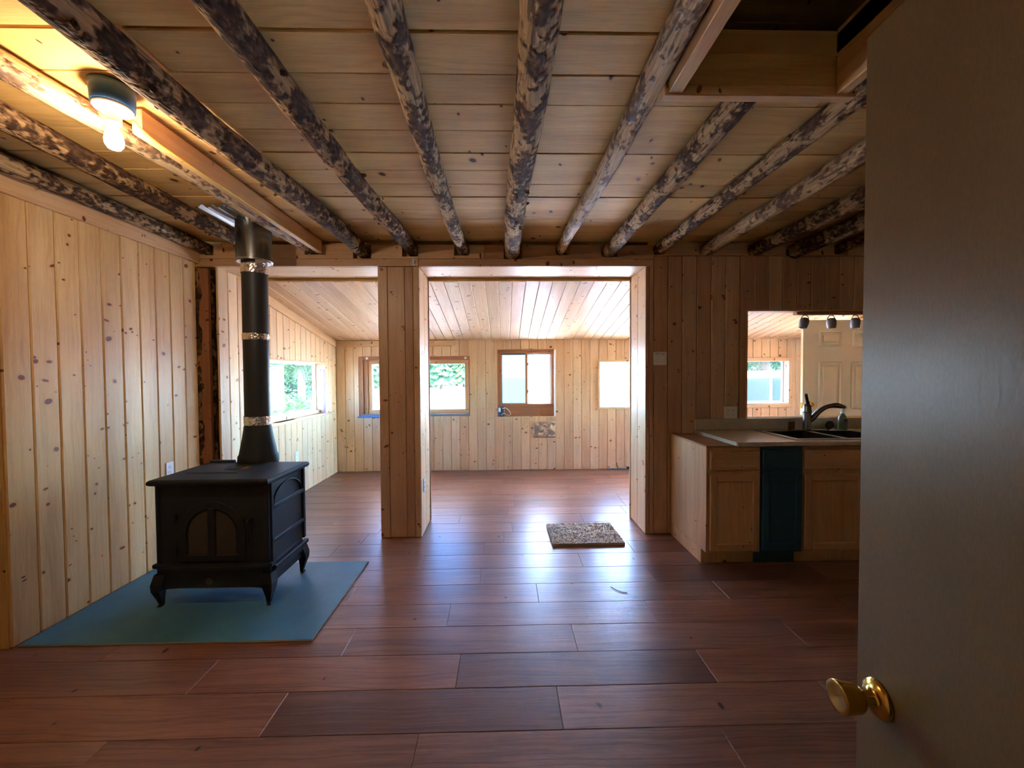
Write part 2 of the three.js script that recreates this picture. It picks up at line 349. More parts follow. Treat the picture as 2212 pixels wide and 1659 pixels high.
{
  const w = struct('wall_middle', 'pine clad log wall with two openings and a kitchen pass-through', 'wall'), F = FRAMES.back(ZW);
  // cores
  mesh('backing', [
    box(-1.05, -0.735, 0, 2.36, ZB + 0.02, ZW - 0.019), box(-2.7, 1.25, 2.352, 2.56, ZB + 0.01, ZW - 0.06), box(1.252, 1.62, 0, 2.56, ZB + 0.02, ZW - 0.06),
    box(-2.72, -2.445, 0, 2.352, ZB, -3.72), box(1.25, 1.62, 2.5, 2.56, ZB, ZW),
  ].map((g) => woodUV(g, 1)), M.carcass, w);
  backing(w, F, 1.252, XR + 0.1, 0, 2.56, [PASS], -0.115, -0.019);
  mesh('backing', box(-2.7, XR, 2.3, 2.56, ZB, ZB - 0.02), M.carcass, w);
  // column front boards
  [[-1.067, -0.985], [-0.985, -0.839], [-0.839, -0.768], [-0.768, -0.718]].forEach(([a, b], i) => mesh('board', wbox(1, a + 0.001, b - 0.001, 0.002, 2.33, ZW - 0.018, ZW + [0, -0.002, 0.001, 0.004][i], 0.004), [M.pineShaded[2], M.pineShaded[0], M.pineShaded[1], M.pineShaded[4]][i], w));
  // jamb boards of the openings
  const jamb = (x0, x1, zs) => { for (let i = 0; i + 1 < zs.length; i++) mesh('jamb_board', wbox(1, x0, x1, 0.002, 2.33, zs[i + 1] + 0.002, zs[i] - 0.002, 0.003), M.pine[(i * 2) % 5], w); };
  jamb(-0.734, -0.716, [ZW, -3.70, ZB]); jamb(1.233, 1.251, [ZW, -3.695, ZB]); jamb(-1.067, -1.05, [ZW - 0.02, -3.69, ZB]);
  mesh('jamb_casing', wbox(1, 1.225, 1.262, 0.002, 2.33, ZB - 0.02, ZB, 0.003), M.pine[0], w);
  mesh('jamb_casing', wbox(1, -0.745, -0.708, 0.002, 2.33, ZB - 0.02, ZB, 0.003), M.redwood, w);
  // soffits
  mesh('soffit_board', wbox(0, -2.44, -1.067, 2.33, 2.35, ZB, ZW - 0.018, 0.003), M.pine[0], w);
  mesh('soffit_board', wbox(0, -0.716, 1.233, 2.33, 2.35, ZB, ZW - 0.018, 0.003), M.pine[2], w);
  mesh('soffit_edge', wbox(0, -2.44, 1.24, 2.318, 2.352, ZB - 0.022, ZB, 0.002), M.redwood, w);
  // header boards, notched round the log ends
  const header = (a, b, c, d, m, face) => mesh('header_board', cells(a, b, c, d, notch(a, b)).map((q) => woodUV(box(q[0], q[1], q[2], q[3], ZW - 0.03, ZW + face, 0), 0, 0.3, c)), m, w);
  header(-2.63, -0.162, 2.395, 2.512, M.pineShaded[4], 0.012); header(-0.160, 1.3, 2.395, 2.512, M.pineShaded[1], 0.004); header(1.302, XR, 2.424, 2.53, M.pineShaded[0], 0.008);
  header(-2.63, -0.79, 2.332, 2.393, M.pineShaded[2], 0.008); header(-0.788, -0.72, 2.332, 2.393, M.pineShaded[4], 0.01); header(-0.718, 1.3, 2.332, 2.393, M.pineShaded[0], 0.002);
  // kitchen side
  [[1.233, 1.268], [1.268, 1.303]].forEach(([a, b], i) => mesh('casing', wbox(1, a + 0.001, b - 0.001, 0.002, 2.332, ZW - 0.018, ZW + 0.004 * i, 0.003), M.pineShaded[1], w));
  boards(w, F, 1.304, XR, 0.1284, 0.002, 2.422, [PASS], M.pineShaded);
  boards(w, FRAMES.front(ZW - 0.115), -XR, -1.62, 0.13, 0.002, 2.3, [[-PASS[1], -PASS[0], PASS[2], PASS[3]]], M.pine);
  mesh('pass_lining', [wbox(0, PASS[0], PASS[1], PASS[3] - 0.001, PASS[3] + 0.012, ZW - 0.11, ZW + 0.003), wbox(1, PASS[0] - 0.012, PASS[0], PASS[2], PASS[3], ZW - 0.11, ZW + 0.002), wbox(0, PASS[0], PASS[1], PASS[2] - 0.02, PASS[2] - 0.004, ZW - 0.11, ZW)], M.trim, w);
  const br = mesh('bracket', [box(-0.768, -0.742, 2.335, 2.392, ZW + 0.002, ZW + 0.012, 0.002), box(-0.762, -0.748, 2.35, 2.378, ZW + 0.012, ZW + 0.022, 0.002)], M.galv, w); br.userData.label = 'small galvanized bracket';
}
// live-edged log in the corner beside the stove opening
{
  const t = thing('log_post', 'dark bark log post standing in the corner recess beside the stove', 'post', [-2.595, 0, -3.575]);
  const g = new THREE.CylinderGeometry(0.082, 0.086, 2.33, 22, 60, true), p = g.attributes.position;
  for (let i = 0; i < p.count; i++) { const y = p.getY(i), a = Math.atan2(p.getZ(i), p.getX(i)), k = 1 + 0.22 * (fbm(a * 1.2 + 9, y * 3 + 20, 64, 64, 71, 3) - 0.5) + 0.08 * Math.sin(y * 7 + a); p.setX(i, p.getX(i) * k); p.setZ(i, p.getZ(i) * k); }
  const uv = g.attributes.uv; for (let i = 0; i < uv.count; i++) uv.setXY(i, (uv.getY(i) * 2.33) / 2, uv.getX(i));
  g.computeVertexNormals(); mesh('trunk', at(g, 0, 1.165, 0), M.barkDark, t);
  const n = 40, tr = [], e = (k) => [V3(0.034 + 0.014 * Math.sin(k * 0.9) + 0.008 * Math.sin(k * 2.3), (k / n) * 2.32, 0.086), V3(0.095, (k / n) * 2.32, 0.075)];
  for (let k = 0; k < n; k++) { const [a, b] = e(k), [c, d] = e(k + 1), bk = V3(0, 0, -0.03); tr.push([a, b, d], [a, d, c], [b, V3().addVectors(b, bk), V3().addVectors(d, bk)], [b, V3().addVectors(d, bk), d], [V3().addVectors(a, bk), a, c], [V3().addVectors(a, bk), c, V3().addVectors(c, bk)]); }
  mesh('live_edge_strip', woodUV(fromTris(tr), 1), M.redwood, t).userData.label = 'reddish live-edge strip';
}
// ceiling of the main room
const HATCH = [0.655, 1.222, -1.479, -0.62];
{
  const c = struct('ceiling', 'rough sawn pine board ceiling above the log joists', 'ceiling');
  const zs = [ZW + 0.0, -3.33, -3.16, -2.983, -2.807, -2.616, -2.443, -2.277, -2.101, -1.909, -1.727, -1.557, -1.366, -1.17, -0.98, -0.79, -0.6, -0.4, -0.2, 0.06].map((z) => z);
  zs[0] = -3.5;
  const gaps = { 6: 0.004, 8: 0.007, 7: 0.005, 12: 0.012, 5: 0.005, 4: 0.005 };
  for (let i = 0; i + 1 < zs.length; i++) {
    const z0 = zs[i] + (gaps[i] ?? 0.0015) / 2, z1 = zs[i + 1] - (gaps[i + 1] ?? 0.0015) / 2;
    const cut = [-2.6, ...[-1.23, -0.8, 0.09, 0.53, 1.34, 2.55].filter(() => rnd() < 0.42), XR + 0.02];
    for (let k = 0; k + 1 < cut.length; k++) {
      const y = YC + rr(0, 0.004), m = pick(M.ceil), ou = rnd(), ov = rnd(), h = [[HATCH[0] - 0.05, HATCH[1] + 0.04, HATCH[2] - 0.035, HATCH[3]]];
      const cs = cells(cut[k] + 0.0015, cut[k + 1] - 0.0015, z0, z1, h);
      const geo = cs.map((q) => woodUV(box(q[0], q[1], y, YC + 0.028, q[2], q[3], cs.length > 1 ? 0 : 0.003), 0, ou, ov));
      if (geo.length) mesh('board', geo, m, c);
    }
  }
  // boarding above
  mesh('backing', cells(-2.75, 4.6, -3.95, 0.2, [[HATCH[0], HATCH[1], HATCH[2], HATCH[3]]]).map(([a, b, z0, z1]) => box(a, b, YC + 0.03, YC + 0.1, z0, z1)), M.carcass, c);
}
// hatch frame and the dark loft above it
{
  const t = thing('hatch_frame', 'pine board frame round the dark ceiling hatch', 'hatch frame', [0, 0, 0]);
  const [a, b, z0, z1] = HATCH;
  mesh('front_board', wbox(0, 0.592, 1.3, 2.42, 2.458, z0 - 0.037, z0, 0.003), M.trim, t); mesh('shaft_lining', wbox(0, 0.605, 1.26, 2.46, 2.66, z0 - 0.03, z0 - 0.004, 0.003), M.carcass, t);
  mesh('side_board', wbox(2, 0.605, 0.655, 2.425, 2.66, z0 + 0.001, z1, 0.003), M.trim, t);
  mesh('side_board', wbox(2, 1.222, 1.262, 2.425, 2.66, z0 + 0.001, z1, 0.003), M.trim, t);
  mesh('rear_board', wbox(0, 0.605, 1.262, 2.425, 2.66, z1, z1 + 0.037, 0.003), M.trim, t);
  const l = struct('ceiling_loft', 'dark board ceiling of the loft seen through the hatch', 'ceiling');
  mesh('shell', [box(-0.1, 2.3, 2.98, 3.05, -2.17, 0.1), box(-0.1, 2.3, 2.62, 3.05, -2.17, -2.1), box(-0.1, 2.3, 2.62, 3.05, 0.03, 0.1), box(-0.17, -0.1, 2.62, 3.05, -2.17, 0.1), box(2.3, 2.37, 2.62, 3.05, -2.17, 0.1)], M.carcass, l);
  [-2.1, -1.97, -1.79, -1.6, -1.4, -1.2, -1.0, -0.8, -0.6, -0.4, -0.2, 0.03].forEach((z, i, A) => { if (A[i + 1] !== undefined) mesh('board', wbox(0, -0.08, 2.28, 2.95, 2.978, z + 0.003, A[i + 1] - 0.003, 0.004), M.ceil[i % 4], l); });
  [2.645, 2.8].forEach((y, i) => mesh('board', wbox(0, -0.08, 2.28, y + 0.002, y + 0.148, -2.098, -2.075, 0.004), M.ceil[i], l));
}
// log joists
function logGeometry(r, L, s, taper) {
  const N = Math.round(L * 26), R = 22, g = new THREE.CylinderGeometry(r, r, L, R, N, false), p = g.attributes.position, uv = g.attributes.uv;
  for (let i = 0; i < p.count; i++) {
    const y = p.getY(i), x = p.getX(i), z = p.getZ(i); if (Math.hypot(x, z) < 1e-6) continue;
    const a = Math.atan2(z, x) / 6.2832 + 0.5, t = y / L + 0.5;
    const k = 0.93 + 0.12 * (fbm(a * 4, y * 5 + 40, 4, 512, s, 3) - 0.5) + 0.07 * (fbm(a * 10, y * 24 + 90, 10, 1024, s + 3, 2) - 0.5) + taper * (t - 0.5);
    const wx = 0.012 * Math.sin(y * 2.1 + s), wz = 0.006 * Math.sin(y * 3.3 + s * 2);
    p.setX(i, x * k + wx); p.setZ(i, z * k + wz);
  }
  for (let i = 0; i < uv.count; i++) uv.setXY(i, (p.getY(i)) / 2 + s * 0.137, uv.getX(i));
  g.computeVertexNormals();
  const parts = [g];
  for (let k = 0; k < Math.round(L * 2.4); k++) {
    const a = rr(Math.PI - 0.3, 2 * Math.PI + 0.3), y = rr(-L / 2 + 0.1, L / 2 - 0.1), c = cyl(rr(0.009, 0.016), rr(0.004, 0.008), rr(0.014, 0.03), 7);
    c.rotateZ(-Math.PI / 2).translate(r * 0.98, 0, 0).rotateY(a).translate(0, y, 0); parts.push(c);
  }
  return merge(parts);
}
LOGS.forEach(([xn, xb, r, mt, label], i) => {
  const zN = i === 8 ? -1.52 : 0.02, zF = ZW - 0.045, xN = xb + (xn - xb) * ((zN - ZW) / (-1.2 - ZW)), L = Math.hypot(zF - zN, xN - xb);
  const g = logGeometry(r, L, i + 1, i % 2 ? 0.08 : -0.06);
  g.rotateX(Math.PI / 2);                                    // along z
  g.rotateY(Math.atan2(xN - xb, zN - zF));
  const o = mesh('log_joist', g, M[mt]);
  o.position.set((xN + xb) / 2, YC - r * 1.0 - 0.006, (zN + zF) / 2); tag(o, label, 'beam', 'log ceiling joists');
});
// plank nailed to the slim log, with the lamp cable stapled along it
tag(mesh('ceiling_plank', wbox(2, -1.545, -1.503, 2.425, 2.528, -3.42, -1.745, 0.004), M.trim), 'flat sawn pine plank nailed along the slim log joist by the bulb', 'plank');
tag(mesh('lamp_cable', tube([[-1.5, 2.452, -1.70], [-1.498, 2.432, -1.76], [-1.499, 2.424, -1.9], [-1.5, 2.422, -2.4], [-1.5, 2.423, -3.0], [-1.5, 2.424, -3.4]], 0.0045, 40, 6), M.cable), 'thin yellow cable running along the lower edge of the ceiling plank', 'cable');

// addition behind the wall
const W1 = [-2.10, -0.49, 0.80, 1.675], W2 = [-0.09, 0.765, 0.785, 1.768], W3 = [1.388, 2.06, 0.89, 1.605], WK = [3.2, 4.235, 0.94, 1.595], WL = [4.05, 5.56, 0.895, 1.58], DR = [-5.43, -4.56, 0, 2.03];
{
  const b = struct('wall_back', 'bright knotty pine board wall with windows at the rear of the sunroom', 'wall'), F = FRAMES.back(ZR);
  backing(b, F, -2.62, XR + 0.14, -0.1, 2.0, [W1, W2, W3, WK], -0.15, -0.0185);
  boards(b, F, XA, XR, 0.1275, 0.0, 1.93, [W1, W2, W3, WK], M.pineWhite);
  const l = struct('wall_sunroom', 'pine board side wall of the sunroom with a wide window', 'wall'), G = FRAMES.left(XA);
  backing(l, G, 3.69, 6.05, -0.1, 2.45, [WL], -0.17, -0.0185);
  boards(l, G, 3.5, 5.9, 0.127, 0, (s) => addY(-s) - 0.005, [WL], M.pineWhite);
  const r = struct('wall_right', 'pine board wall at the kitchen end', 'wall'), H = FRAMES.right(XR);
  backing(r, H, -6.05, 0.2, -0.1, 2.56, [DR], -0.14, -0.0185);
  boards(r, H, ZR, ZW - 0.12, 0.128, 0, (s) => addY(s), [DR], M.pineWhite); boards(r, H, ZW, 0.05, 0.128, 0, YC, [], M.pine);
  mesh('door_frame', [wbox(1, XR - 0.01, XR + 0.14, 0, 2.05, DR[0] - 0.02, DR[0]), wbox(1, XR - 0.01, XR + 0.14, 0, 2.05, DR[1], DR[1] + 0.02), wbox(2, XR - 0.01, XR + 0.14, 2.03, 2.05, DR[0], DR[1])], M.white, r);
  const p = struct('wall_added_enclosure', 'added unseen light-limiting porch beyond the open white door', 'enclosure');  // unseen box added to cut the doorway light, its gap lets some back
  mesh('shell', [box(6.1, 6.2, -0.1, 0.9, -5.9, -4.1), box(6.1, 6.2, 2.0, 2.3, -5.9, -4.1), box(6.1, 6.2, 0.9, 2.0, -5.9, -5.5), box(6.1, 6.2, 0.9, 2.0, -4.5, -4.1), box(4.59, 6.1, -0.1, 2.3, -5.9, -5.8), box(4.59, 6.1, -0.1, 2.3, -4.2, -4.1), box(4.59, 6.2, 2.3, 2.4, -5.9, -4.1), box(4.59, 6.2, -0.2, -0.1, -5.9, -4.1)], M.trim, p);
  // sloped ceiling
  const c = struct('ceiling_sunroom', 'pale sloping tongue and groove pine ceiling of the sunroom', 'ceiling');
  const ang = Math.atan(0.198), zA = ZB - 0.012, n = Math.round((XR - XA) / 0.131), w = (XR - XA) / n, Lc = (zA - (ZR - 0.0)) / Math.cos(ang);
  for (let i = 0; i < n; i++) {
    const x = XA + i * w, g = woodUV(box(x + 0.0014, x + w - 0.0014, 0, 0.018, 0, Lc + rr(-0.015, 0.0), 0.0055), 2);
    g.rotateX(-ang).translate(0, addY(ZR), ZR); mesh('board', g, pick(M.pineWhite), c);
  }
  const s = box(XA - 0.3, XR + 0.2, 0.021, 0.12, -0.4, Lc + 0.06); s.rotateX(-ang).translate(0, addY(ZR), ZR); mesh('roof_deck', s, M.carcass, c);
  mesh('roof_cover', box(-2.9, 4.7, 2.45, 2.62, -4.1, -3.88), M.carcass, c);
  // trims
  const t1 = new THREE.Group(); t1.name = 'trim_1'; t1.userData = { kind: 'structure', label: 'sloping pine trim along the sunroom side wall', category: 'trim' }; scene.add(t1);
  const tg = woodUV(box(XA, XA + 0.02, -0.1, -0.003, 0.02, Lc - 0.0, 0.003), 2); tg.rotateX(-ang).translate(0, addY(ZR), ZR); mesh('board', tg, M.trim, t1);
  const t2 = new THREE.Group(); t2.name = 'trim_2'; t2.userData = { kind: 'structure', label: 'pine trim at the top of the sunroom rear wall', category: 'trim' }; scene.add(t2);
  mesh('board', wbox(0, XA + 0.02, -0.75, 1.815, 1.9, ZR, ZR + 0.02, 0.003), M.trim, t2); mesh('board', wbox(0, -1.0, -0.7, 1.83, 1.897, ZR + 0.02, ZR + 0.036, 0.003), M.trim, t2);
}
// front wall with the doorway the picture is taken from, and a short hall behind it
{
  const w = struct('wall_front', 'pine board wall with the doorway behind the viewer', 'wall'), F = FRAMES.front(ZF), D = [-0.70, 0.12, 0, 2.03];
  backing(w, F, -XR - 0.1, 2.72, 0, 2.56, [D], -0.12, -0.0185); boards(w, F, -XR, -XL, 0.128, 0, YC, [D], M.pine);
  mesh('hall_shell', [box(-1.3, -1.2, 0, 2.5, 0.16, 2), box(2, 2.1, 0, 2.5, 0.16, 2), box(-1.3, 2.1, 0, 2.5, 1.9, 2), box(-1.3, 2.1, 2.4, 2.5, 0.16, 2)], M.carcass, w);
}

// ───────────── windows ─────────────
const win = (n, label) => struct('window_' + n, label, 'window');
const fr = (g, a, b, c, d, t, z0, z1, m, name = 'frame') => mesh(name, [wbox(0, a, b, c, c + t, z0, z1, 0.003), wbox(0, a, b, d - t, d, z0, z1, 0.003), wbox(1, a, a + t, c + t, d - t, z0, z1, 0.003), wbox(1, b - t, b, c + t, d - t, z0, z1, 0.003)], m, g);
const pane = (g, a, b, c, d, z, m) => mesh('pane', at(new THREE.PlaneGeometry(b - a, d - c), (a + b) / 2, (c + d) / 2, z), m, g);
{
  const w = win(1, 'wide sunroom window with a reddish brown reveal behind the pine column'), [a, b, c, d] = W1;
  mesh('reveal', wbox(1, a, a + 0.05, c, d, ZR - 0.145, ZR - 0.012, 0.002), M.redwood, w); mesh('reveal', wbox(1, a + 0.05, a + 0.11, c + 0.02, d, ZR - 0.145, ZR - 0.05, 0.002), M.trimDark, w);
  mesh('reveal', wbox(0, a, b, d - 0.055, d, ZR - 0.145, ZR - 0.02, 0.002), M.redwood, w); mesh('reveal', wbox(1, b - 0.02, b, c, d, ZR - 0.145, ZR - 0.004, 0.002), M.trimDark, w);
  mesh('sill', wbox(0, a + 0.02, b - 0.02, c, c + 0.035, ZR - 0.145, ZR - 0.004, 0.003), M.gray, w);
  fr(w, a + 0.11, b - 0.02, c + 0.035, d - 0.05, 0.06, ZR - 0.14, ZR - 0.08, M.trim);
  pane(w, a + 0.17, b - 0.08, c + 0.095, d - 0.11, ZR - 0.11, M.glassDimmed);
  mesh('blind_bracket', box(a + 0.1, a + 0.135, d - 0.042, d - 0.01, ZR - 0.06, ZR - 0.016, 0.003), M.plastic, w); mesh('blind_bracket', box(b - 0.08, b - 0.045, d - 0.042, d - 0.01, ZR - 0.06, ZR - 0.016, 0.003), M.plastic, w);
  mesh('blue_film', box(a - 0.02, a + 0.75, c - 0.014, c + 0.006, ZR - 0.06, ZR + 0.012, 0.004), M.blueFilm, w).userData.label = 'bright blue strip on the sill';
}
{
  const w = win(2, 'brown framed sliding window with frosted panes over a reddish sill board'), [a, b, c, d] = W2;
  mesh('reveal', [wbox(1, a, a + 0.012, c, d, ZR - 0.145, ZR - 0.002), wbox(0, a, b, d - 0.012, d, ZR - 0.145, ZR - 0.002)], M.trimDark, w);
  mesh('reveal', wbox(1, b - 0.022, b, c, d, ZR - 0.145, ZR + 0.002, 0.003), M.white, w);
  fr(w, a + 0.012, b - 0.022, 0.925, d - 0.012, 0.045, ZR - 0.12, ZR - 0.03, M.redwood);
  fr(w, a + 0.05, 0.345, 0.955, d - 0.055, 0.022, ZR - 0.11, ZR - 0.085, M.gray, 'sash'); fr(w, 0.325, b - 0.06, 0.955, d - 0.055, 0.022, ZR - 0.08, ZR - 0.055, M.gray, 'sash');
  mesh('meeting_rail', wbox(1, 0.322, 0.358, 0.96, d - 0.055, ZR - 0.056, ZR - 0.04, 0.003), M.trimDark, w);
  for (const y of [1.13, 1.53]) mesh('sash_latch', box(0.354, 0.372, y, y + 0.045, ZR - 0.056, ZR - 0.036, 0.006), M.gray, w);
  pane(w, a + 0.07, 0.33, 0.975, d - 0.075, ZR - 0.1, M.frostBlue); pane(w, 0.345, b - 0.08, 0.975, d - 0.075, ZR - 0.068, M.frost);
  mesh('sill_board', wbox(0, a + 0.005, 0.555, c + 0.003, 0.925, ZR - 0.14, ZR - 0.035, 0.003), M.redwood, w); mesh('sill_board', wbox(0, 0.557, b - 0.022, c + 0.003, 0.925, ZR - 0.14, ZR - 0.032, 0.003), M.redwood, w);
}
{
  const w = win(3, 'small pine framed window of milky glass beside the doorway jamb'), [a, b, c, d] = W3;
  fr(w, a - 0.004, b + 0.004, c - 0.004, d + 0.004, 0.032, ZR - 0.1, ZR + 0.014, M.pineWhite[0]); pane(w, a + 0.028, b - 0.028, c + 0.028, d - 0.028, ZR - 0.06, M.frost);
}
{
  const w = win(4, 'pine cased window seen through the kitchen pass-through', 'window'), [a, b, c, d] = WK;
  fr(w, a - 0.05, b + 0.03, c - 0.05, d + 0.035, 0.05, ZR, ZR + 0.02, M.pineWhite[0], 'casing');
  mesh('reveal', wbox(1, b - 0.012, b, c, d, ZR - 0.145, ZR, 0.002), M.pineWhite[1], w); mesh('reveal', wbox(0, a, b, c, c + 0.02, ZR - 0.145, ZR, 0.002), M.white, w);
  fr(w, a, b - 0.012, c + 0.02, d, 0.02, ZR - 0.145, ZR - 0.11, M.vinylWhite); pane(w, a + 0.02, b - 0.03, c + 0.04, d - 0.02, ZR - 0.13, M.glassDimmedMore);
}
{
  const w = win(5, 'wide white framed window in the sunroom side wall behind the stovepipe'), F = FRAMES.left(XA).m, [a, b, c, d] = WL;
  const add = (name, g, m) => { const o = mesh(name, g, m, w); o.geometry.applyMatrix4(F); return o; };
  add('reveal', [wbox(1, b - 0.014, b, c, d, -0.165, 0), wbox(1, a, a + 0.014, c, d, -0.165, 0), wbox(0, a, b, d - 0.014, d, -0.165, 0)], M.pineWhite[0]);
  add('frame', [wbox(0, a + 0.014, b - 0.014, c + 0.02, c + 0.065, -0.17, -0.13, 0.003), wbox(0, a + 0.014, b - 0.014, d - 0.035, d - 0.014, -0.17, -0.13, 0.003), wbox(1, a + 0.014, a + 0.036, c + 0.06, d - 0.03, -0.17, -0.13, 0.003), wbox(1, b - 0.036, b - 0.014, c + 0.06, d - 0.03, -0.17, -0.13, 0.003)], M.vinylWhite);
  add('apron', wbox(0, a + 0.014, b - 0.014, c - 0.001, c + 0.045, -0.13, -0.085, 0.003), M.pineWhite[2]);
  add('sill', wbox(0, a - 0.12, b + 0.17, c - 0.022, c, -0.165, 0.045, 0.004), M.pineWhite[1]);
  add('pane', at(new THREE.PlaneGeometry(b - a - 0.07, d - c - 0.09), (a + b) / 2, (c + d) / 2 + 0.012, -0.15), M.glassDimmedMore);
  const ps = []; for (let k = 0; k < 14; k++) ps.push(box(b - 0.0175, b - 0.0135, c + 0.005 + k * 0.042, c + 0.005 + (k + 1) * 0.042, -0.028 + rr(-0.006, 0.004), -0.002));
  add('purple_strip', ps, M.purple).userData.label = 'mottled purple sealing strip';
}

// ───────────── doors ─────────────
{
  const d = struct('door_1', 'flush brown wood door standing open with a brass knob', 'door');
  d.position.set(0.65, 0, -0.722); d.rotation.y = -0.0888;
  mesh('slab', woodUV(box(0, 0.036, 0.012, 2.006, 0, 0.76, 0.003), 1), M.doorWood, d);
  const k = new THREE.Group(); k.name = 'knob'; k.position.set(0, 0.846, 0.05); k.rotation.z = Math.PI / 2; d.add(k); // axis towards -x
  mesh('rosette', lathe([[0, 0], [0.031, 0], [0.0315, 0.003], [0.028, 0.008], [0.02, 0.012], [0.013, 0.015], [0.0115, 0.03], [0.012, 0.034]], 40), M.brass, k);
  mesh('grip', lathe([[0.012, 0.03], [0.021, 0.034], [0.0235, 0.039], [0.0245, 0.05], [0.026, 0.062], [0.0268, 0.067], [0.0255, 0.0695], [0.019, 0.069], [0.0, 0.067]], 40), M.brass, k);
}
{
  const d = struct('door_2', 'white six panel door standing open in the sunroom', 'door'), x0 = 3.43, x1 = 4.3, z = -4.55;
  mesh('slab', box(x0, x1, 0.012, 2.005, z - 0.04, z, 0.002), M.whiteDoor, d);
  const cols = [[3.592, 3.866], [3.984, 4.2]], rows = [[1.7, 1.88], [0.985, 1.527], [0.2, 0.85]];
  for (const [a, b] of cols) for (const [c, e] of rows) {
    const p = mesh('panel', box(a + 0.055, b - 0.055, c + 0.05, e - 0.05, z - 0.001, z + 0.011, 0.009), M.whiteDoor, d);
    mesh('moulding', [box(a, b, c, c + 0.026, z - 0.001, z + 0.02, 0.012), box(a, b, e - 0.026, e, z - 0.001, z + 0.02, 0.012), box(a, a + 0.026, c + 0.01, e - 0.01, z - 0.001, z + 0.02, 0.012), box(b - 0.026, b, c + 0.01, e - 0.01, z - 0.001, z + 0.02, 0.012)], M.whiteDoor, p);
  }
  mesh('latch_edge', box(x0 - 0.006, x0, 0.012, 2.005, z - 0.038, z - 0.004), std({ color: 0xe2d3a4, roughness: 0.6 }), d).userData.label = 'yellowish door edge';
  mesh('latch_plate', [box(x0 - 0.008, x0 - 0.005, 1.0, 1.06, z - 0.034, z - 0.008), box(x0 - 0.008, x0 - 0.005, 0.86, 0.92, z - 0.034, z - 0.008)], M.brass, d);
  const kn = lathe([[0, 0], [0.03, 0], [0.03, 0.006], [0.012, 0.012], [0.012, 0.03], [0.026, 0.04], [0.027, 0.055], [0.018, 0.066], [0, 0.068]], 24); kn.rotateX(Math.PI / 2).translate(x0 + 0.06, 1.045, z); mesh('knob', kn, M.brass, d);
}

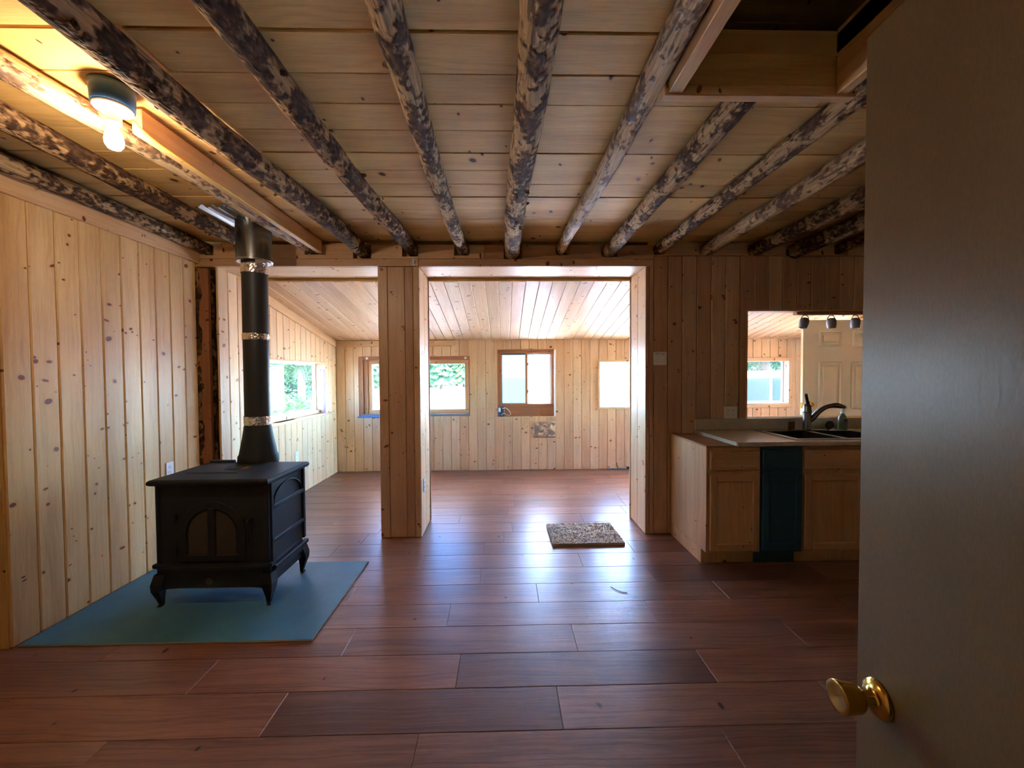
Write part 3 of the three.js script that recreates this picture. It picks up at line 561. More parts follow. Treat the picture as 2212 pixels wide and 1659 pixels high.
// ───────────── wood stove ─────────────
{
  const t = thing('hearth_board', 'teal painted cement board lying on the floor under the stove', 'hearth', [-1.782, 0, -2.578]);
  mesh('core', box(-0.76, 0.76, 0.001, 0.0105, -0.452, 0.452, 0.001), M.cement, t); mesh('painted_face', box(-0.757, 0.757, 0.0105, 0.0125, -0.449, 0.449, 0.0008), M.hearth, t);
  const uv = t.children[1].geometry.attributes.uv, p = t.children[1].geometry.attributes.position; for (let i = 0; i < uv.count; i++) uv.setXY(i, p.getX(i), p.getZ(i));
}
{
  const t = thing('wood_stove', 'black cast iron wood stove on splayed legs with arched twin glass doors', 'stove', [-1.765, 0.0125, -2.68]);
  const fz = 0.225, bz = -0.215, hw = 0.335, y0 = 0.245, y1 = 0.758;
  const iron = (n, g, p = t, m = M.iron) => { const o = mesh(n, g, m, p), q = o.geometry.attributes.position, uv = o.geometry.attributes.uv; for (let i = 0; i < q.count; i++) uv.setXY(i, (q.getX(i) + q.getZ(i)) * 1.5, (q.getY(i) + q.getZ(i)) * 1.5); return o; };
  iron('firebox', [box(-hw, hw, y0, y1, bz, fz - 0.012, 0.008), box(-hw, hw, y1 - 0.03, y1 - 0.004, fz - 0.02, fz - 0.002, 0.006), box(-hw, hw, 0.11, y0 + 0.01, bz + 0.02, fz - 0.03, 0.01)]);
  for (const s of [-1, 1]) iron('corner_post', [box(s * hw - 0.022 * (s > 0 ? 1 : 0.1) - (s > 0 ? 0 : 0.0), s * hw + 0.022 * (s < 0 ? 1 : 0.1), 0.24, y1 - 0.004, fz - 0.03, fz, 0.006)]);
  // top plate with moulded edge
  const sh = (w, d) => { const s = new THREE.Shape(); s.moveTo(-w, -d); s.lineTo(w, -d); s.lineTo(w, d); s.lineTo(-w, d); s.closePath(); return s; };
  const top = new THREE.ExtrudeGeometry(sh(0.337, 0.238), { depth: 0.006, bevelEnabled: true, bevelThickness: 0.016, bevelSize: 0.02, bevelSegments: 3 }); top.rotateX(-Math.PI / 2).translate(0, 0.757, 0.0);
  const tp = iron('top_plate', [top, box(-0.357, 0.357, 0.753, 0.759, -0.258, 0.258)]);
  iron('griddle_lid', [lathe([[0, 0.779], [0.05, 0.779], [0.053, 0.7795], [0.055, 0.782], [0.058, 0.7795], [0.06, 0.7785]], 32).translate(-0.04, 0.0015, -0.06), box(-0.25, 0.06, 0.776, 0.7815, 0.075, 0.083)], tp);
  mesh('lid_hole', at(cyl(0.02, 0.02, 0.002, 20), -0.055, 0.7815, -0.06), M.black, tp);
  const rs = new THREE.Shape(); for (let k = 0; k < 28; k++) { const a = k / 28 * 6.283, r = 0.04 * (0.7 + 0.55 * hash(k, 3, 8)); rs[k ? 'lineTo' : 'moveTo'](Math.cos(a) * r * 1.1, Math.sin(a) * r); }
  const rg = new THREE.ExtrudeGeometry(rs, { depth: 0.0008, bevelEnabled: false }); rg.rotateX(-Math.PI / 2).translate(0.02, 0.7795, -0.045); mesh('rust_patch', rg, M.rust, tp).userData.label = 'orange rust patch';
  iron('rear_shelf', [box(-0.34, -0.17, 0.77, 0.792, -0.27, -0.235, 0.005)], tp);
  // door front: arch mouldings and twin panes
  const ring = (ri, ro, dep, z, yb) => { const s = new THREE.Shape(); s.moveTo(-ro, yb); s.lineTo(-ro, 0.44); s.absarc(0, 0.44, ro, Math.PI, 0, true); s.lineTo(ro, yb); s.lineTo(ri, yb); s.lineTo(ri, 0.44); s.absarc(0, 0.44, ri, 0, Math.PI, false); s.lineTo(-ri, yb); s.closePath(); const g = new THREE.ExtrudeGeometry(s, { depth: dep, bevelEnabled: true, bevelThickness: 0.005, bevelSize: 0.005, bevelSegments: 2, curveSegments: 24 }); return g.translate(0, 0, z); };
  const door = iron('door', [ring(0.158, 0.196, 0.012, fz - 0.02, 0.275), box(-0.022, 0.022, 0.29, 0.6, fz - 0.016, fz + 0.002, 0.004), box(-0.16, 0.16, 0.275, 0.315, fz - 0.016, fz + 0.0, 0.004)]);
  door.position.x = -0.005;
  iron('inner_arch', ring(0.14, 0.158, 0.008, fz - 0.026, 0.3), door);
  const half = (s) => { const q = new THREE.Shape(); q.moveTo(0.024, 0.315); q.lineTo(0.142, 0.315); q.lineTo(0.142, 0.44); q.absarc(0, 0.44, 0.142, 0, 1.40, false); q.lineTo(0.024, 0.315); const g = new THREE.ExtrudeGeometry(q, { depth: 0.004, bevelEnabled: false, curveSegments: 20 }); if (s < 0) g.rotateY(Math.PI); return g.translate(0, 0, s < 0 ? fz - 0.007 : fz - 0.011); };
  for (const s of [-1, 1]) { const o = mesh('glass_pane', half(s), M.glassDark, door); o.userData.label = 'smoked arched glass pane'; }
  iron('handle', [tube([[0.235, 0.53, fz], [0.235, 0.53, fz + 0.03], [0.24, 0.44, fz + 0.035], [0.237, 0.40, fz + 0.03]], 0.007, 20, 8), at(cyl(0.012, 0.012, 0.02, 12).rotateX(Math.PI / 2), 0.235, 0.53, fz)], door);
  for (const y of [0.55, 0.34]) iron('hinge', at(cyl(0.009, 0.009, 0.04, 10), -0.215, y, fz), door);
  // side castings
  for (const s of [-1, 1]) {
    const X = (a, b) => (s > 0 ? [hw + a, hw + b] : [-hw - b, -hw - a]);
    const arch = []; for (let k = 0; k <= 18; k++) { const a = Math.PI * k / 18; arch.push([s * (hw + 0.004), 0.60 + 0.11 * Math.sin(a), 0.0 + 0.17 * Math.cos(a)]); }
    iron('side_panel', [box(...X(-0.004, 0.012), y0, y1 - 0.01, fz - 0.05, fz - 0.018, 0.005), box(...X(-0.004, 0.012), y0, y1 - 0.01, bz, bz + 0.03, 0.005), box(...X(-0.004, 0.012), 0.572, 0.602, bz, fz - 0.02, 0.007), box(...X(-0.004, 0.012), 0.362, 0.392, bz, fz - 0.02, 0.007), tube(arch, 0.006, 40, 6)]);
    iron('side_flange', [box(...X(-0.01, 0.026), 0.205, 0.232, bz - 0.01, fz - 0.03, 0.006), box(...X(-0.03, 0.014), 0.165, 0.207, bz, fz - 0.04, 0.006)]);
  }
  // ash lip and apron
  const lip = new THREE.Shape(); lip.moveTo(-0.352, 0.19); lip.lineTo(0.352, 0.19); lip.lineTo(0.352, 0.228); lip.quadraticCurveTo(0, 0.31, -0.352, 0.228); lip.closePath();
  const lg = new THREE.ExtrudeGeometry(lip, { depth: 0.016, bevelEnabled: true, bevelThickness: 0.004, bevelSize: 0.004, bevelSegments: 2, curveSegments: 20 }); lg.rotateX(Math.PI / 2).translate(0, 0.258, 0.0); iron('ash_lip', lg);
  const ap = new THREE.Shape(); ap.moveTo(-0.335, 0.24); ap.lineTo(0.335, 0.24); ap.lineTo(0.335, 0.1); ap.quadraticCurveTo(0.27, 0.112, 0.2, 0.113); ap.lineTo(-0.2, 0.113); ap.quadraticCurveTo(-0.27, 0.112, -0.335, 0.1); ap.closePath();
  const ag = new THREE.ExtrudeGeometry(ap, { depth: 0.02, bevelEnabled: true, bevelThickness: 0.004, bevelSize: 0.003, bevelSegments: 2 }); const apron = iron('apron', ag.translate(0, 0, fz - 0.028));
  const petals = [at(cyl(0.02, 0.02, 0.004, 20).rotateX(Math.PI / 2), 0, 0, 0)]; for (let k = 0; k < 10; k++) { const c = cyl(0.006, 0.004, 0.004, 8).rotateX(Math.PI / 2); const a = k / 10 * 6.283; petals.push(c.translate(Math.cos(a) * 0.013, Math.sin(a) * 0.013, 0.003)); }
  petals.push(new THREE.TorusGeometry(0.02, 0.003, 6, 28)); const em = mesh('emblem', petals, std({ color: 0x6a6248, roughness: 0.5, metalness: 0.6 }), apron); em.position.set(-0.025, 0.155, fz - 0.001); em.userData.label = 'round flower emblem';
  // cabriole legs
  for (const [sx, sz, zz] of [[-1, 1, fz - 0.005], [1, 1, fz - 0.005], [-1, -1, bz + 0.01], [1, -1, bz + 0.01]]) {
    const P = [], A = [[0.0, 0.2, 0.04], [0.012, 0.14, 0.042], [0.018, 0.1, 0.032], [0.012, 0.05, 0.019], [0.008, 0.015, 0.013], [0.014, 0.0, 0.016]];
    for (let k = 0; k < A.length; k++) { const [o, y, w] = A[k]; P.push([sx * (hw - 0.02 + o), y, zz + sz * (-0.02 + o), w]); }
    const tr = [], q = (p) => [[-1, -1], [1, -1], [1, 1], [-1, 1]].map(([i, j]) => V3(p[0] + i * p[3] * 0.8, p[1], p[2] + j * p[3] * 0.8));
    for (let k = 0; k + 1 < P.length; k++) { const a = q(P[k]), b = q(P[k + 1]); for (let i = 0; i < 4; i++) { const j = (i + 1) % 4; tr.push([a[i], b[j], b[i]].reverse(), [a[i], a[j], b[j]].reverse()); } }
    const e = q(P[P.length - 1]); tr.push([e[0], e[1], e[2]], [e[0], e[2], e[3]]); iron('leg', fromTris(tr));
  }
  iron('flue_collar', [box(-0.14, 0.13, 0.62, 0.757, -0.33, bz + 0.01, 0.02)]);
}
// flue
{
  const FX = -1.797, FZ = -2.985;
  const t = thing('flue_pipe', 'black stovepipe rising from the stove with crinkled foil tape at its joints', 'stovepipe', [FX, 0, FZ]);
  const R = 0.083;
  mesh('cone', lathe([[0.126, 0.757], [0.132, 0.79], [0.129, 0.83], [0.122, 0.84], [0.098, 0.975], [0.087, 1.045], [R - 0.002, 1.06]], 40), M.iron, t);
  for (const [a, b] of [[1.055, 1.685], [1.687, 2.165], [2.167, 2.36]]) mesh('pipe_section', lathe([[R, a], [R, b - 0.008], [R + 0.002, b - 0.004], [R, b]], 40), M.ironPipe, t);
  for (const [y, h] of [[1.055, 0.062], [1.668, 0.046], [2.145, 0.062]]) {
    const g = cyl(R + 0.0035, R + 0.0035, h, 56, true), g2 = new THREE.CylinderGeometry(R + 0.0035, R + 0.0035, h, 64, 6, true), p = g2.attributes.position;
    for (let i = 0; i < p.count; i++) { const a = Math.atan2(p.getZ(i), p.getX(i)), k = 1 + 0.035 * (hash(Math.round(a * 10 + 60), Math.round(p.getY(i) * 130 + 60), 5) - 0.35); p.setX(i, p.getX(i) * k); p.setZ(i, p.getZ(i) * k); p.setY(i, p.getY(i) + (Math.abs(p.getY(i)) > h * 0.4 ? 0.006 * (hash(Math.round(a * 7 + 60), 9, 6) - 0.5) : 0)); }
    const f = nonIdx(g2); f.computeVertexNormals(); mesh('foil_tape', at(f, 0, y + h / 2, 0), M.foil, t).userData.label = 'crinkled silver foil tape'; g.dispose();
  }
  mesh('damper_handle', [tube([[R - 0.01, 1.475, 0], [R + 0.02, 1.475, 0.005], [R + 0.055, 1.485, 0.01], [R + 0.06, 1.468, 0.01], [R + 0.03, 1.452, 0.006], [R + 0.012, 1.475, 0.003]], 0.0022, 40, 6)], M.steel, t);
  const c = thing('chimney_pipe', 'shiny dark chrome chimney pipe between flue and ceiling', 'chimney', [FX, 0, FZ]);
  mesh('shell', lathe([[0.106, 2.225], [0.116, 2.222], [0.1175, 2.232], [0.114, 2.24], [0.114, 2.537]], 48), M.chromeDark, c);
  mesh('rim', [new THREE.TorusGeometry(0.1155, 0.004, 8, 56).rotateX(Math.PI / 2).translate(0, 2.235, 0), lathe([[0.08, 2.226], [0.112, 2.225]], 40)], M.steel, c);
  mesh('clamp_end', [box(0.06, 0.118, 2.196, 2.226, 0.058, 0.10, 0.004)], M.steel, c);
  const sheet = new THREE.PlaneGeometry(0.29, 0.58, 56, 4).rotateX(Math.PI / 2), p = sheet.attributes.position; for (let i = 0; i < p.count; i++) p.setY(i, 0.011 * Math.sin(p.getX(i) * 96));
  const under = sheet.clone(), pu = under.attributes.position; for (let i = 0; i < pu.count; i++) pu.setY(i, pu.getY(i) - 0.0012); sheet.computeVertexNormals(); under.computeVertexNormals();
  sheet.rotateY(0); const fs = mesh('flashing_sheet', [sheet, under], M.galv); fs.position.set(-1.845, 2.522, -3.0); tag(fs, 'corrugated galvanized sheet on the ceiling round the chimney pipe', 'metal sheet');
}

// ───────────── ceiling lamp ─────────────
{
  const t = thing('ceiling_lamp', 'bare glowing bulb in a white porcelain holder on a dark blue ceiling box', 'lamp', [-1.515, 0, -1.635]);
  mesh('junction_box', lathe([[0, 2.538], [0.073, 2.538], [0.073, 2.53], [0.069, 2.526], [0.066, 2.46], [0, 2.46]], 36), M.boxBlue, t);
  mesh('screw_lug', box(-0.078, -0.062, 2.49, 2.51, 0.0, 0.012, 0.002), M.steel, t);
  const h = mesh('lamp_holder', lathe([[0, 2.462], [0.059, 2.462], [0.062, 2.457], [0.06, 2.45], [0.05, 2.446], [0.029, 2.445], [0.026, 2.437], [0.025, 2.40], [0.023, 2.397], [0.021, 2.40]], 40), M.porcelain, t);
  for (const q of [1, -1]) mesh('screw', at(cyl(0.003, 0.003, 0.003, 8), 0.04 * q, 2.446, 0.012 * q), M.steel, h);
  mesh('bulb', lathe([[0.012, 2.405], [0.0135, 2.385], [0.019, 2.37], [0.0275, 2.35], [0.0305, 2.332], [0.0285, 2.315], [0.02, 2.301], [0, 2.296]], 32), M.bulb, t).userData.label = 'glowing white bulb';
  const L = new THREE.PointLight(BULB_COLOR, BULB_POWER, 0, 2); L.name = 'bulb_light'; L.position.set(-1.515, 2.32, -1.635); L.castShadow = true; L.shadow.radius = 1.5; scene.add(L);
}

// ───────────── kitchen ─────────────
const CF = -2.865, CBk = ZW + 0.012, CT = 0.874;
function cabinet(name, label, x0, x1, mt, mp, doors, drawer = true) {
  const t = thing(name, label, 'cabinet', [x0, 0, CF]), w = x1 - x0, d = CBk - CF, U = (g) => woodUV(g, 1);
  mesh('body', [U(box(0.001, 0.017, 0.108, CT, d, -0.019, 0.001)), U(box(w - 0.017, w - 0.001, 0.108, CT, d, -0.019, 0.001)), U(box(0.001, w - 0.001, 0.108, 0.124, d, -0.019)), U(box(0.001, w - 0.001, 0.108, CT, d, d + 0.006)), U(box(0.001, w - 0.001, 0.001, 0.108, -0.09, -0.076)), U(box(0.001, 0.017, 0.001, 0.108, d, -0.09)), U(box(w - 0.017, w - 0.001, 0.001, 0.108, d, -0.09)), ...cells(0.001, w - 0.001, 0.108, CT, [[0.04, w - 0.04, 0.15, 0.66], [0.04, w - 0.04, 0.73, 0.83]]).map((q) => U(box(q[0], q[1], q[2], q[3], -0.019, 0)))], mt, t);
  const wd = (w - 0.02 - 0.004 * (doors - 1)) / doors;
  for (let k = 0; k < doors; k++) {
    const a = 0.01 + k * (wd + 0.004), b = a + wd;
    if (drawer) mesh('drawer_front', [woodUV(box(a, b, 0.71, 0.85, 0.001, 0.019, 0.006), 0), woodUV(box(a + 0.022, b - 0.022, 0.73, 0.832, 0.019, 0.022, 0.0025), 0)], mt, t);
    const dr = mesh('cabinet_door', [U(box(a, a + 0.05, 0.125, 0.678, 0.001, 0.02, 0.005)), U(box(b - 0.05, b, 0.125, 0.678, 0.001, 0.02, 0.005)), woodUV(box(a + 0.049, b - 0.049, 0.125, 0.178, 0.001, 0.0195, 0.005), 0), woodUV(box(a + 0.049, b - 0.049, 0.626, 0.678, 0.001, 0.0195, 0.005), 0)], mt, t);
    mesh('door_panel', U(box(a + 0.046, b - 0.046, 0.172, 0.632, 0.001, 0.010)), mp, dr);
  }
  return t;
}
{
  const c1 = cabinet('base_cabinet', 'pale wood base cabinet at the end of the counter with bare top', 1.468, 1.849, M.cabinet, M.cabPanel, 1);
  const d = CBk - CF;
  mesh('side_panel', [woodUV(box(-0.012, 0.0, 0.108, CT, d, 0.0, 0.002), 1), woodUV(box(-0.012, 0.0, 0.001, 0.108, d, -0.074), 1)], M.cabPanel, c1);
  mesh('top_panel', woodUV(box(-0.014, 0.381, CT, CT + 0.012, d, 0.005, 0.002), 0), M.trimDark, c1).userData.label = 'bare brown wooden top';
  cabinet('base_cabinet', 'narrow dark blue painted base cabinet between two wooden ones', 1.849, 2.159, M.teal, M.teal, 1);
  cabinet('base_cabinet', 'brown wood sink base cabinet with double doors under the sink', 2.159, 3.07, M.cabinet, M.cabinet, 2);
  cabinet('base_cabinet', 'brown wood base cabinet beyond the sink unit', 3.07, 3.68, M.cabinet, M.cabinet, 1);
}
{
  const hole = [2.16, 2.93, -3.36, -2.94], T0 = CT + 0.013, T1 = 0.914;
  const t = thing('countertop', 'beige laminate countertop with backsplash over the cabinets', 'countertop', [0, 0, 0]);
  const top = mesh('slab', cells(1.66, 3.7, -3.465, -2.838, [hole]).map(([a, b, c, e]) => box(a, b, T0, T1, c, e, 0)), M.laminate, t);
  mesh('front_edge', box(1.66, 3.7, T0 - 0.004, T1 + 0.0005, -2.842, -2.826, 0.006), M.laminate, t); mesh('backsplash', box(1.661, 3.7, T1, 1.012, ZW + 0.004, -3.462, 0.004), M.laminate, t);
  for (const o of t.children) { const p = o.geometry.attributes.position, uv = o.geometry.attributes.uv; for (let i = 0; i < uv.count; i++) uv.setXY(i, p.getX(i) * 2 + p.getY(i), p.getZ(i) * 2 + p.getY(i)); }
  const s = thing('kitchen_sink', 'dark double bowl drop-in sink in the beige countertop', 'sink', [2.545, T1, -3.15]);
  const hw = 0.41, hd = 0.245, b1 = [-0.36, -0.025], b2 = [0.02, 0.36], z0 = -0.165, z1 = 0.205;
  mesh('rim', cells(-hw, hw, -hd, hd, [[b1[0], b1[1], z0, z1], [b2[0], b2[1], z0, z1]]).map(([a, b, c, e]) => box(a, b, 0.0005, 0.006, c, e)), std({ color: 0x8a8a88, roughness: 0.3, metalness: 0.8 }), s);
  for (const [a, b] of [b1, b2]) {
    const dp = -0.17, k = 0.03, bowl = mesh('bowl', [box(a - 0.003, a, dp, 0.004, z0, z1), box(b, b + 0.003, dp, 0.004, z0, z1), box(a, b, dp, 0.004, z0 - 0.003, z0), box(a, b, dp, 0.004, z1, z1 + 0.003), box(a, b, dp - 0.003, dp, z0, z1), ...[[a, z0, 1, 1], [b, z0, -1, 1], [a, z1, 1, -1], [b, z1, -1, -1]].map(([x, z, i, j]) => { const p = [V3(x, 0, z), V3(x + i * k, 0, z), V3(x, 0, z + j * k)], q = p.map((v) => v.clone().setY(dp)); return fromTris([[p[1], p[2], q[2]], [p[1], q[2], q[1]]]); })], M.sinkM, s);
    mesh('drain', lathe([[0, dp + 0.002], [0.04, dp + 0.002], [0.042, dp]], 24).translate((a + b) / 2, 0, (z0 + z1) / 2), M.steel, bowl);
  }
  const f = thing('kitchen_faucet', 'chrome pull-out faucet with curved spout behind the sink', 'faucet', [2.56, T1 + 0.006, -3.35]);
  mesh('deck_plate', box(-0.125, 0.125, 0, 0.008, -0.028, 0.028, 0.004), M.steel, f);
  mesh('body', lathe([[0.032, 0.006], [0.033, 0.02], [0.03, 0.03], [0.03, 0.15], [0.034, 0.152], [0.034, 0.165], [0.03, 0.17], [0.029, 0.2], [0.02, 0.225], [0, 0.23]], 28), M.chromeDark, f);
  const sp = []; const N = 16, pts = [[0.0, 0.07, 0], [0.045, 0.105, 0.004], [0.09, 0.16, 0.012], [0.15, 0.2, 0.022], [0.22, 0.212, 0.035], [0.275, 0.2, 0.045]]; const crv = new THREE.CatmullRomCurve3(pts.map((p) => V3(...p)));
  const tg = new THREE.TubeGeometry(crv, 40, 1, 14), pp = tg.attributes.position; for (let i = 0; i <= 40; i++) { const t2 = i / 40, c = crv.getPointAt(t2), r = mix(0.024, 0.015, t2) + (t2 > 0.72 ? 0.006 * Math.sin((t2 - 0.72) / 0.28 * 3.14) : 0); for (let j = 0; j <= 14; j++) { const k = i * 15 + j, v = V3(pp.getX(k), pp.getY(k), pp.getZ(k)).sub(c).multiplyScalar(r).add(c); pp.setXYZ(k, v.x, v.y, v.z); } } tg.computeVertexNormals();
  mesh('spout', [tg, new THREE.SphereGeometry(0.015, 14, 10).translate(0.275, 0.2, 0.045)], M.chromeDark, f);
  mesh('lever', [tube([[0.004, 0.22, 0], [-0.004, 0.245, 0.004], [-0.018, 0.285, 0.012], [-0.024, 0.3, 0.016]], 0.0125, 20, 10), new THREE.SphereGeometry(0.013, 12, 8).translate(-0.024, 0.3, 0.016)], M.black, f);
  const b = thing('soap_bottle', 'clear pump bottle of pale green dish soap beside the faucet', 'soap bottle', [2.865, T1 + 0.0065, -3.35]);
  mesh('bottle', lathe([[0, 0.001], [0.03, 0.001], [0.033, 0.006], [0.034, 0.06], [0.031, 0.1], [0.02, 0.125], [0.013, 0.132], [0.013, 0.142], [0, 0.142]], 28), M.soap, b);
  mesh('pump', [at(cyl(0.015, 0.015, 0.018, 16), 0, 0.149, 0), at(cyl(0.005, 0.005, 0.035, 10), 0, 0.172, 0), box(-0.012, 0.036, 0.186, 0.197, -0.008, 0.008, 0.004)], M.plastic, b);
  mesh('label_sticker', [new THREE.CylinderGeometry(0.0346, 0.0346, 0.02, 16, 1, true, -0.45, 0.9).translate(0, 0.085, 0)], std({ color: 0x2c4a7c, roughness: 0.5 }), b);
  const sc = thing('dark_disk', 'small dark round scrubber leaning against the backsplash', 'disk', [2.772, T1 + 0.0065, -3.372]); mesh('disk_pad', new THREE.SphereGeometry(0.036, 20, 14).scale(1, 1, 0.45).translate(0, 0.036, 0), M.concreteDark, sc); mesh('disk_rim', new THREE.TorusGeometry(0.034, 0.005, 8, 28).translate(0, 0.037, 0), M.black, sc);  // dark flattened sphere with a rim against the backsplash
  tag(mesh('sponge', box(2.415, 2.47, T1 + 0.007, T1 + 0.085, -3.385, -3.362, 0.006), M.sponge), 'dark reddish sponge standing against the backsplash behind the faucet', 'sponge');  // small upright dark reddish block behind the faucet
  const pl = thing('drain_plug', 'small white drain plug lying on the sink rim', 'plug', [2.755, T1 + 0.0065, -3.32]); mesh('disc', lathe([[0, 0.012], [0.012, 0.012], [0.02, 0.006], [0.024, 0.001], [0, 0.001]], 20), M.plastic, pl); mesh('stem', at(cyl(0.004, 0.004, 0.01, 8), 0, 0.016, 0), M.plastic, pl);
}
// spotlight rail in the head of the pass-through
{
  const t = thing('spotlight_rail', 'brown rail with grey cup shaped spotlight heads above the sink pass-through', 'light fixture', [2.9, 1.945, ZW - 0.05]);
  mesh('rail', wbox(0, -0.32, 0.46, -0.028, -0.002, -0.03, 0.03, 0.006), M.redwood, t);
  for (const [x, tilt] of [[-0.22, -0.25], [0.005, 0.05], [0.225, 0.0]]) {
    const g = new THREE.Group(); g.name = 'spotlight_head'; g.position.set(x, -0.028, 0); g.rotation.z = tilt; t.add(g);
    mesh('loop', new THREE.TorusGeometry(0.034, 0.0035, 8, 24, Math.PI).scale(1, 1.25, 1).translate(0, -0.045, 0), M.lampGray, g);
    mesh('cup', lathe([[0, -0.028], [0.02, -0.028], [0.03, -0.034], [0.037, -0.05], [0.037, -0.085], [0.031, -0.118], [0.027, -0.118], [0.03, -0.085], [0, -0.05]], 24), M.lampGray, g);
  }
  mesh('screw_hook', at(cyl(0.006, 0.004, 0.016, 8), 0.115, -0.035, 0), M.gray, t);
}

// ───────────── plates and outlets ─────────────
function plate(name, label, pos, turn, gangs, kind, m = M.plastic) {
  const t = thing(name, label, kind === 'switch' ? 'switch' : 'outlet', pos, turn), w = gangs === 2 ? 0.117 : 0.072;
  mesh('cover', box(-w / 2, w / 2, -0.058, 0.058, 0, 0.006, 0.003), m, t);
  for (let g = 0; g < gangs; g++) {
    const x = gangs === 2 ? (g ? 0.024 : -0.024) : 0;
    if (kind === 'switch') {
      mesh('toggle', [box(x - 0.005, x + 0.005, -0.013, 0.013, 0.006, 0.0075, 0.001), box(x - 0.0035, x + 0.0035, -0.002, 0.01, 0.007, 0.018, 0.0015)], m, t);
      for (const q of [1, -1]) mesh('screw', at(cyl(0.003, 0.003, 0.002, 10).rotateX(Math.PI / 2), x, 0.03 * q, 0.0065), M.gray, t);
      const marks = []; for (let k = 0; k < 5; k++) marks.push(box(x - 0.018 + k * 0.0075, x - 0.013 + k * 0.0075, 0.0405 - g * 0.002, 0.047 - g * 0.002 - (k % 2) * 0.002, 0.006, 0.0064)); mesh('label_marks', marks, M.black, t).userData.label = 'small dark lettering';
    } else for (const y of [0.02, -0.02]) {
      const r = mesh('socket', at(cyl(0.0165, 0.0165, 0.002, 20).rotateX(Math.PI / 2), x, y, 0.0068), m, t);
      mesh('slots', [box(x - 0.0075, x - 0.0055, y - 0.001, y + 0.008, 0.0075, 0.0082), box(x + 0.0055, x + 0.0075, y - 0.001, y + 0.007, 0.0075, 0.0082), at(cyl(0.0026, 0.0026, 0.001, 10).rotateX(Math.PI / 2), x, y - 0.008, 0.008)], M.black, r);
    }
  }
  return t;
}
plate('switch_plate', 'white double switch plate with dark lettering beside the wide doorway', [1.359, 1.537, ZW + 0.0012], 0, 2, 'switch');
plate('wall_outlet', 'white double outlet plate above the kitchen backsplash', [1.981, 1.06, ZW + 0.0012], 0, 2, 'outlet');
plate('wall_outlet', 'white outlet on the pine wall behind the stove top', [XL + 0.0012, 0.695, -3.13], Math.PI / 2, 1, 'outlet');
plate('wall_outlet', 'small outlet low on the sunroom side wall below its window', [XA + 0.0012, 0.46, -4.745], Math.PI / 2, 1, 'outlet');
plate('wall_outlet', 'outlet on the column jamb inside the wide doorway', [-0.714, 0.43, -3.6], Math.PI / 2, 1, 'outlet');

// ───────────── sunroom odds and ends ─────────────
{
  const n = 16, g = new THREE.PlaneGeometry(0.332, 0.234, n, n), p = g.attributes.position; for (let i = 0; i < p.count; i++) { const e = Math.min(0.166 - Math.abs(p.getX(i)), 0.117 - Math.abs(p.getY(i))); p.setZ(i, 0.002 + (e > 0.004 ? 0.016 * fbm(p.getX(i) * 22 + 30, p.getY(i) * 22 + 30, 64, 64, 77, 2) : 0)); }
  const f = nonIdx(g); f.computeVertexNormals(); const t = thing('foil_patch', 'crumpled foil patch taped to the rear wall under the sliding window', 'foil', [0.592, 0.591, ZR + 0.001]); mesh('foil_sheet', f, M.foil, t); mesh('foil_backing', box(-0.164, 0.164, -0.115, 0.115, -0.001, 0.0015), M.foil, t);
  const o = thing('junction_box', 'small dark metal box with loose white wire on the sliding window sill', 'electrical box', [-0.04, 0.868, ZR - 0.032]);
  mesh('box_body', box(-0.045, 0.05, -0.08, 0.07, 0.0, 0.045, 0.008), std({ color: 0x4a5a70, roughness: 0.5, metalness: 0.4 }), o); mesh('box_plug', box(-0.035, -0.005, -0.01, 0.05, 0.045, 0.056, 0.004), M.plastic, o);
  mesh('loose_wire', tube([[0.02, 0.04, 0.046], [0.07, 0.045, 0.06], [0.13, -0.01, 0.065], [0.14, -0.05, 0.06], [0.09, -0.058, 0.055], [0.04, -0.03, 0.047], [0.01, -0.06, 0.046]], 0.004, 50, 6), M.wire, o);
  const v = thing('pipe_stub', 'capped silver water pipe stub lying at the foot of the rear wall', 'pipe', [1.66, 0.0, ZR + 0.045]);
  mesh('pipe_run', [at(cyl(0.012, 0.012, 0.26, 12).rotateZ(Math.PI / 2), 0.01, 0.02, 0), new THREE.SphereGeometry(0.02, 12, 8).translate(-0.125, 0.02, 0)], M.galv, v); mesh('pipe_riser', [at(cyl(0.008, 0.008, 0.08, 10).rotateZ(0.2), -0.005, 0.062, 0), at(cyl(0.014, 0.014, 0.03, 10), 0.005, 0.03, 0)], M.brass, v); mesh('pipe_valve', at(cyl(0.015, 0.015, 0.07, 10).rotateZ(Math.PI / 2), 0.17, 0.028, 0), M.black, v);
}
